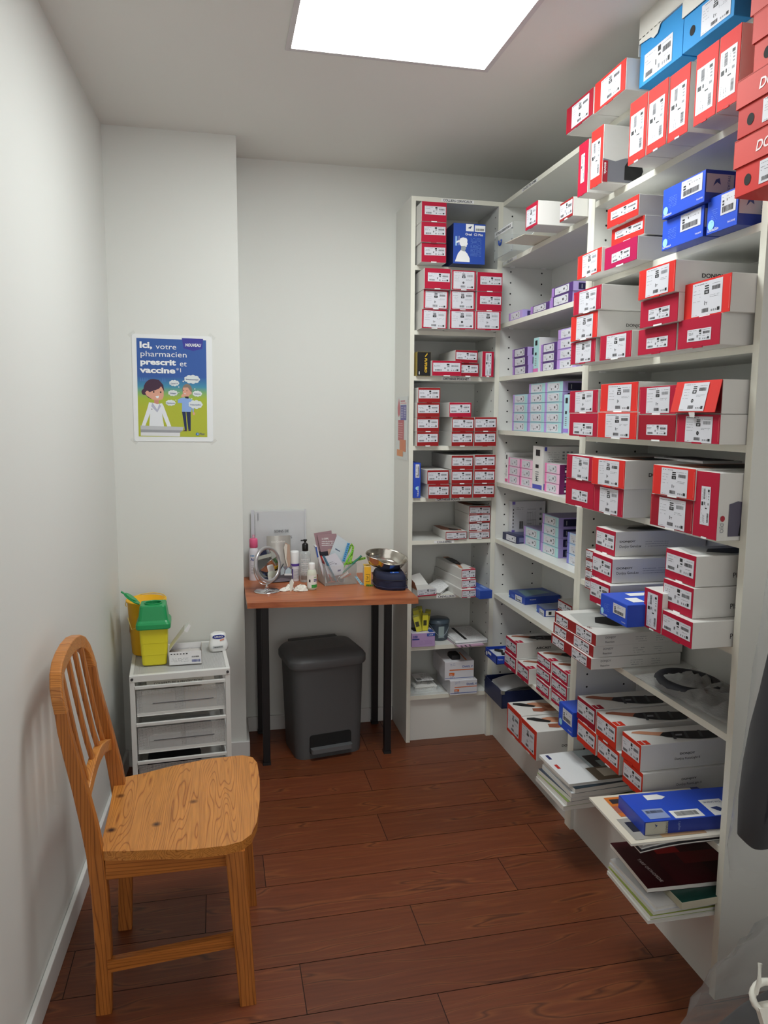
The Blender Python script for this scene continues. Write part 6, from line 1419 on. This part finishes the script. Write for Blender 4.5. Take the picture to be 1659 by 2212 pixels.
# seat
seat = [(-.297, 1.793), (-.288, 1.762), (-.23, 1.751), (-.171, 1.743), (-.087, 1.727), (-.003, 1.727), (.035, 1.738), (.059, 1.765), (.075, 1.82), (.088, 1.93), (.094, 2.05), (.092, 2.15), (.080, 2.19), (.051, 2.210), (-.051, 2.206), (-.154, 2.180), (-.233, 2.149), (-.29, 2.135), (-.306, 2.10), (-.3, 1.95)]
q = MB(); q.prism(seat, .387, .411, PY); kid(q, 'seat', chx, bevel=.009, segs=4, angle=60)
for nm, b_, m in (('apron', (-.285, .0, 1.762, 1.782, .336, .387), PX), ('apron', (-.27, .03, 2.10, 2.12, .336, .387), PX), ('apron', (.005, .025, 1.78, 2.11, .336, .387), PY), ('apron', (-.29, -.272, 1.80, 2.09, .346, .387), PY)):
    q = MB(); q.box(*b_, m); kid(q, nm, chx, bevel=.002)
bar([(.042, 1.716, 0), (.030, 1.738, .20), (.018, 1.752, .387)], [.040, .044, .048], [.030, .034, .036], PZ, 'front_leg')
bar([(.062, 2.095, 0), (.050, 2.102, .2), (.032, 2.110, .387)], [.040, .044, .048], [.030, .034, .036], PZ, 'front_leg')
q = MB(); q.prism([(-.286, .108), (.022, .128), (.020, .160), (-.288, .138)], 1.745, 1.763, PX, axis='Y'); kid(q, 'stretcher', chx, bevel=.002)

# ------------------------------------------------------------------ poster on the alcove wall
o = empty('poster', 'pharmacy vaccination poster taped to the wall, blue to green, two cartoon figures', 'poster', (-.169, 3.0862, 1.538), math.radians(0))
PWm, PHm = .302, .412
q = MB(); q.T = Matrix.Rotation(math.radians(.6), 4, 'Y'); q.box(-PWm/2, PWm/2, -.0012, 0, -PHm/2, PHm/2, mat('eceeee', .35)); q.build('laminated_sheet', o)
m = bpy.data.materials.new('poster_gradient'); m.use_nodes = True; nt = m.node_tree; b = nt.nodes['Principled BSDF']; b.inputs['Roughness'].default_value = .4
tc = nt.nodes.new('ShaderNodeTexCoord'); sp = nt.nodes.new('ShaderNodeSeparateXYZ'); cr = nt.nodes.new('ShaderNodeValToRGB'); mr = nt.nodes.new('ShaderNodeMapRange')
mr.inputs['From Min'].default_value = -.19; mr.inputs['From Max'].default_value = .19
nt.links.new(tc.outputs['Object'], sp.inputs[0]); nt.links.new(sp.outputs['Z'], mr.inputs['Value']); nt.links.new(mr.outputs[0], cr.inputs[0]); nt.links.new(cr.outputs[0], b.inputs['Base Color'])
e = cr.color_ramp.elements; e[0].position = .30; e[0].color = hexc('b3ba30'); e[1].position = .62; e[1].color = hexc('2f5aa6')
for p_, c_ in ((.40, 'a9bc34'), (.46, '7fb06a'), (.52, '3f8fae')): k = e.new(p_); k.color = hexc(c_)
TX = lambda x, y: ((x-165)/(1455-165)*.2615-.1335, .1905-(y-225)/(1990-225)*.378)   # reading of the poster's own layout
q = MB(); q.T = Matrix.Rotation(math.radians(.6), 4, 'Y'); lay = [0]
def pp(pts, m_):
    lay[0] += 1; q.poly([(TX(x, y)[0], -.0014-.000012*lay[0], TX(x, y)[1]) for x, y in pts], m_)
def pc(x, y, rx, ry, m_, n=20): pp([(x+rx*math.cos(2*PI*i/n), y+ry*math.sin(2*PI*i/n)) for i in range(n)], m_)
q.poly([(TX(x, y)[0], -.0014, TX(x, y)[1]) for x, y in ((165, 225), (1455, 225), (1455, 1990), (165, 1990))], m)
CW_ = mat('e9ecf0', .5); WHp = mat('f2f4f6', .5); SKp = mat('e0a58e', .5); HR = mat('43263f', .5); CLD = mat('dfe6e6', .5)
pp([(1000, 200), (1400, 200), (1380, 380), (1210, 425), (1030, 380)], mat('37379a', .45))
for x in (210, 250, 290, 330, 620, 660): pp([(x, 990), (x+14, 920), (x+28, 990)], mat('4f79ba', .5))
pc(290, 1185, 55, 55, HR); pc(460, 1130, 185, 185, HR); pp([(300, 1190), (400, 1180), (560, 1120), (600, 1075), (645, 1150), (645, 1250), (620, 1310), (540, 1335), (440, 1320), (330, 1250)], SKp)
pp([(300, 1190), (370, 1185), (500, 1145), (600, 1070), (660, 1180), (640, 1050), (560, 960), (420, 950), (300, 1060), (270, 1150)], HR); pc(345, 1200, 32, 40, SKp); pc(462, 1180, 14, 17, INK, 10); pc(590, 1183, 14, 17, INK, 10); pp([(490, 1255), (560, 1245), (545, 1290), (515, 1295)], WHp)
pp([(470, 1320), (550, 1330), (550, 1400), (460, 1400)], mat('cf8f7a', .5))
pp([(370, 1370), (470, 1380), (520, 1400), (610, 1380), (640, 1430), (775, 1800), (700, 1800), (605, 1560), (640, 1800), (365, 1800), (385, 1570), (290, 1800), (225, 1790), (330, 1500)], CW_)
pp([(430, 1370), (410, 1440), (520, 1550), (590, 1430), (560, 1390), (520, 1500)], mat('b9bccf', .5)); pc(420, 1490, 10, 10, INK, 8)
pp([(205, 1790), (1005, 1810), (990, 1870), (205, 1860)], mat('c3c5c8', .5)); pp([(205, 1860), (990, 1870), (930, 1915), (205, 1915)], mat('9fa1a6', .5)); pp([(205, 1915), (940, 1915), (935, 1985), (205, 1975)], mat('e3e4e6', .5))
pp([(980, 1520), (1050, 1520), (1070, 1860), (1030, 1860)], mat('1f2a55', .5)); pp([(1060, 1520), (1145, 1520), (1140, 1860), (1095, 1860)], mat('1f2a55', .5)); pp([(985, 1885), (1060, 1850), (1070, 1885)], HR); pp([(1080, 1880), (1140, 1850), (1140, 1880)], HR)
pp([(990, 1270), (1110, 1270), (1210, 1330), (1150, 1530), (980, 1530), (985, 1370), (905, 1370), (905, 1310)], mat('8fb0e6', .5)); pp([(1170, 1440), (1210, 1450), (1200, 1540), (1185, 1540)], mat('8fb0e6', .5)); pc(1205, 1560, 22, 28, SKp)
pc(1085, 1130, 92, 110, mat('8a7a6c', .5)); pp([(1010, 1090), (1100, 1085), (1145, 1150), (1150, 1200), (1100, 1260), (1040, 1250), (1000, 1190)], SKp); pc(1150, 1185, 22, 28, SKp); pp([(960, 1250), (1000, 1200), (1050, 1225), (1010, 1270)], SKp); pc(1020, 1138, 8, 9, INK, 8); pc(1080, 1148, 8, 9, INK, 8); pp([(1030, 1190), (1055, 1190), (1045, 1215)], WHp); pp([(1045, 1250), (1110, 1250), (1110, 1290), (1045, 1280)], INK)
for cx_, cy_, rx_, ry_ in ((1180, 935, 150, 85), (845, 1012, 95, 60), (818, 1192, 92, 58), (1275, 1195, 92, 58), (772, 1370, 95, 58), (1240, 1392, 135, 85)):
    pc(cx_, cy_, rx_*.85, ry_*.75, CLD)
    for k in range(9): a = 2*PI*k/9; pc(cx_+rx_*.72*math.cos(a), cy_+ry_*.62*math.sin(a), rx_*.3, ry_*.36, CLD, 10)
pc(1015, 975, 14, 14, CLD, 10); pc(930, 1080, 12, 12, CLD, 10); pc(930, 1182, 10, 10, CLD, 10); pc(1230, 1110, 14, 10, CLD, 10); pc(1170, 1290, 12, 12, CLD, 10); pc(870, 1320, 10, 10, CLD, 10)
pc(1268, 1935, 32, 26, mat('2a6fb8', .5)); pc(1275, 1935, 14, 10, CLD, 10)
q.build('artwork', o)
q = MB(); q.T = Matrix.Rotation(math.radians(.6), 4, 'Y'); S_ = .2615/1290
def pt(s, x, y, hpx, m_, bold=0, wpx=None, shear=0):
    a = TX(x, y); q.text(s, hpx*S_*1.4, (a[0], -.0016-.000012*lay[0], a[1]), EX, ZV, m_, bold=bold, width=wpx*S_ if wpx else None, shear=shear)
PWH = mat('f4f6f8', .5)
pt('Ici,', 215, 395, 115, PWH, .04, 235); pt('votre', 515, 408, 100, PWH, 0, 380); pt('pharmacien', 225, 545, 105, PWH, 0, 860); pt('prescrit', 225, 690, 105, PWH, .04, 660); pt('et', 950, 705, 105, PWH, 0, 135); pt('vaccine', 225, 835, 105, PWH, .04, 645); pt('*1', 885, 815, 80, PWH, .0, 90)
pt('NOUVEAU', 1060, 345, 55, PWH, .03, 300, .2)
DKI = mat('3b4a86', .5)
for s, x, y, w_ in (('Pneumocoque', 1065, 950, 235), ('Covid 19', 778, 1030, 135), ('Grippe', 765, 1208, 105), ('Tetanos', 1215, 1210, 118), ('Diphterie', 697, 1388, 150), ('Poliomyelite', 1140, 1408, 198)): pt(s, x, y, 26, DKI, .01, w_)
pt('Pfizer', 1305, 1950, 44, DKI, 0, 105, .2)
q.build('lettering', o)
q = MB(); TP = clear_plastic('tape', 'dcdcd6', .05, .3, amt=.1)
for s, t in ((-1, 1), (1, 1), (-1, -1), (1, -1)): q.T = Matrix.Rotation(math.radians(.6), 4, 'Y') @ Matrix.Translation((s*PWm/2, -.0075 if 0 else -.0018, t*PHm/2)) @ Matrix.Rotation(s*t*.7, 4, 'Y'); q.box(-.014, .014, 0, .0004, -.006, .006, TP)
q.build('tape', o)
# coloured chart taped to the bookcase side
o = empty('wall_chart', 'narrow orange, red and violet chart taped to the bookcase side', 'poster', (.7815, 3.195, 1.39), -PI/2)
q = MB(); q.box(-.105, .105, -.0008, 0, -.14, .13, mat('d9dcdb', .4)); q.build('paper_sheet', o)
q = MB()
def rc(x0, x1, z0, z1, c, k=1): q.rect(Vector((0, -.0010-.0002*k, 0)), EX, ZV, x0, x1, z0, z1, mat(c, .5))
rc(-.02, .085, .03, .095, '6a66a8'); rc(-.062, .045, -.06, .03, 'c4666c', 2); rc(-.03, .08, -.105, -.055, 'd9825c', 3); rc(-.08, .03, -.14+.012, -.10, 'e0915a', 4)
rc(-.02, .06, .108, .114, 'c07a86'); rc(-.02, .085, .100, .104, 'd9a0a8')
q.poly([(-.05, -.0012, .13-.005), (-.075, -.0012, .085), (-.07, -.0012, .055), (-.05, -.0012, .042), (-.03, -.0012, .055), (-.025, -.0012, .085)], mat('c96a74', .5))
for k in range(7): rc(-.01, .03, .04+.007*k, .042+.007*k, 'd8d6ea', 5); rc(.045, .078, .042+.007*k, .044+.007*k, 'd8d6ea', 5); rc(-.055, .02+.003*(k % 3), -.045+.01*k, -.0435+.01*k, 'eccccc', 5)
q.build('printed_blocks', o)

# ------------------------------------------------------------------ bagged goods at the right edge
o = empty('bagged_garment', 'dark padded brace in a clear plastic bag hanging at the right edge', 'bag', (1.10, 1.30, .46))
def edge_x(z):      # left outline of the hanging bag
    pts = [(0, -.045), (.05, -.050), (.205, -.037), (.35, -.022), (.5, -.011), (.60, -.003), (.9, .02)]
    for (z0, x0), (z1, x1) in zip(pts, pts[1:]):
        if z <= z1: return x0 + (x1-x0)*(z-z0)/(z1-z0)
    return pts[-1][1]
q = MB(); q.loft([[(edge_x(z)+.028+.022+x*.5*s, y*s, z) for x, y in rrect(-.05, .09, -.045, .045, .03, 4)] for z, s in ((.07, .4), (.08, .8), (.16, 1), (.24, 1.05), (.32, 1), (.40, .8), (.5, .6), (.6, .4))], mat('15161f', .75, bump=.3, bscale=60), True, True); q.build('padded_brace', o)
BAG3 = clear_plastic('heavy_bag', 'b9bbbb', .04, .14, streak=18, amt=.4)
q = MB(); rr = random.Random(31); rings = []
for j in range(16):
    t = j/15; z = .85*t; ex = edge_x(z); rx = .068 + (.02*(1-t)**3)
    rings.append([(ex + rx + rx*math.cos(2*PI*i/22)*(1+rr.uniform(-.05, .05)), (.052-.012*(j == 0))*math.sin(2*PI*i/22)*(1+rr.uniform(-.1, .1)), z + rr.uniform(-.005, .005) - (.035*(1+math.cos(2*PI*i/22))*.5 if j < 2 else 0)) for i in range(22)])
q.loft(rings, BAG3, False, True); q.build('plastic_bag', o)
q = MB(); q.tube([(.075, 0, .78), (.085, 0, 1.0), (.095, 0, 1.3), (.10, 0, 1.421)], .003, mat('2a2a2c', .5), 8); q.build('hanging_strap', o)
o = empty('bagged_equipment', 'large clear plastic sack holding black and white equipment at the bottom right', 'bag', (1.085, 1.08, 0))
q = MB(); q.loft([[(x*s, y*s, z) for x, y in rrect(-.16, .16, -.17, .17, .06, 4)] for s, z in ((.9, .002), (1, .03), (.95, .16), (.62, .27), (.35, .34))], mat('20232a', .6, bump=.3, bscale=30), True, True); q.build('black_pad', o)
q = MB(); WHs = mat('e9e7dc', .4)
q.tube([(-.140+.030*math.cos(a), -.03+.012*math.sin(a), .405+.020*math.sin(a)) for a in [2*PI*i/20 for i in range(20)]], .0065, WHs, 8, close=True)
q.tube([(-.165, -.03, .415), (-.160, -.03, .44), (-.152, -.02, .465)], .004, WHs, 8)
q.loft([[(-.168, -.045, .398), (-.125, -.045, .398), (-.125, -.03, .398), (-.168, -.03, .398)], [(-.135, -.095, .24), (-.085, -.095, .24), (-.085, -.08, .24), (-.135, -.08, .24)]], WHs, True, False)
q.tube([(-.095, -.01, .56), (-.110, -.02, .50), (-.10, -.03, .455)], .010, mat('dfe6f2', .3), 8)
q.build('white_straps', o)
q = MB(); rings = []; rr = random.Random(8)
for j in range(18):
    t = j/17; z = .003+.60*t; s = (.20+.03*math.sin(t*5))*(1-t)**.55+.035
    rings.append([(-.0+.14*t**2 + s*math.cos(2*PI*i/30)*(1+rr.uniform(-.06, .06)+.05*math.sin(5*2*PI*i/30+t*3)), .02+s*1.05*math.sin(2*PI*i/30)*(1+rr.uniform(-.06, .06)), z+rr.uniform(-.008, .008)*(j > 0)) for i in range(30)])
BAG4 = clear_plastic('sack', '9c9a98', .14, .2, streak=14, amt=.45); q.loft(rings, BAG4, False, True); q.build('plastic_bag', o)
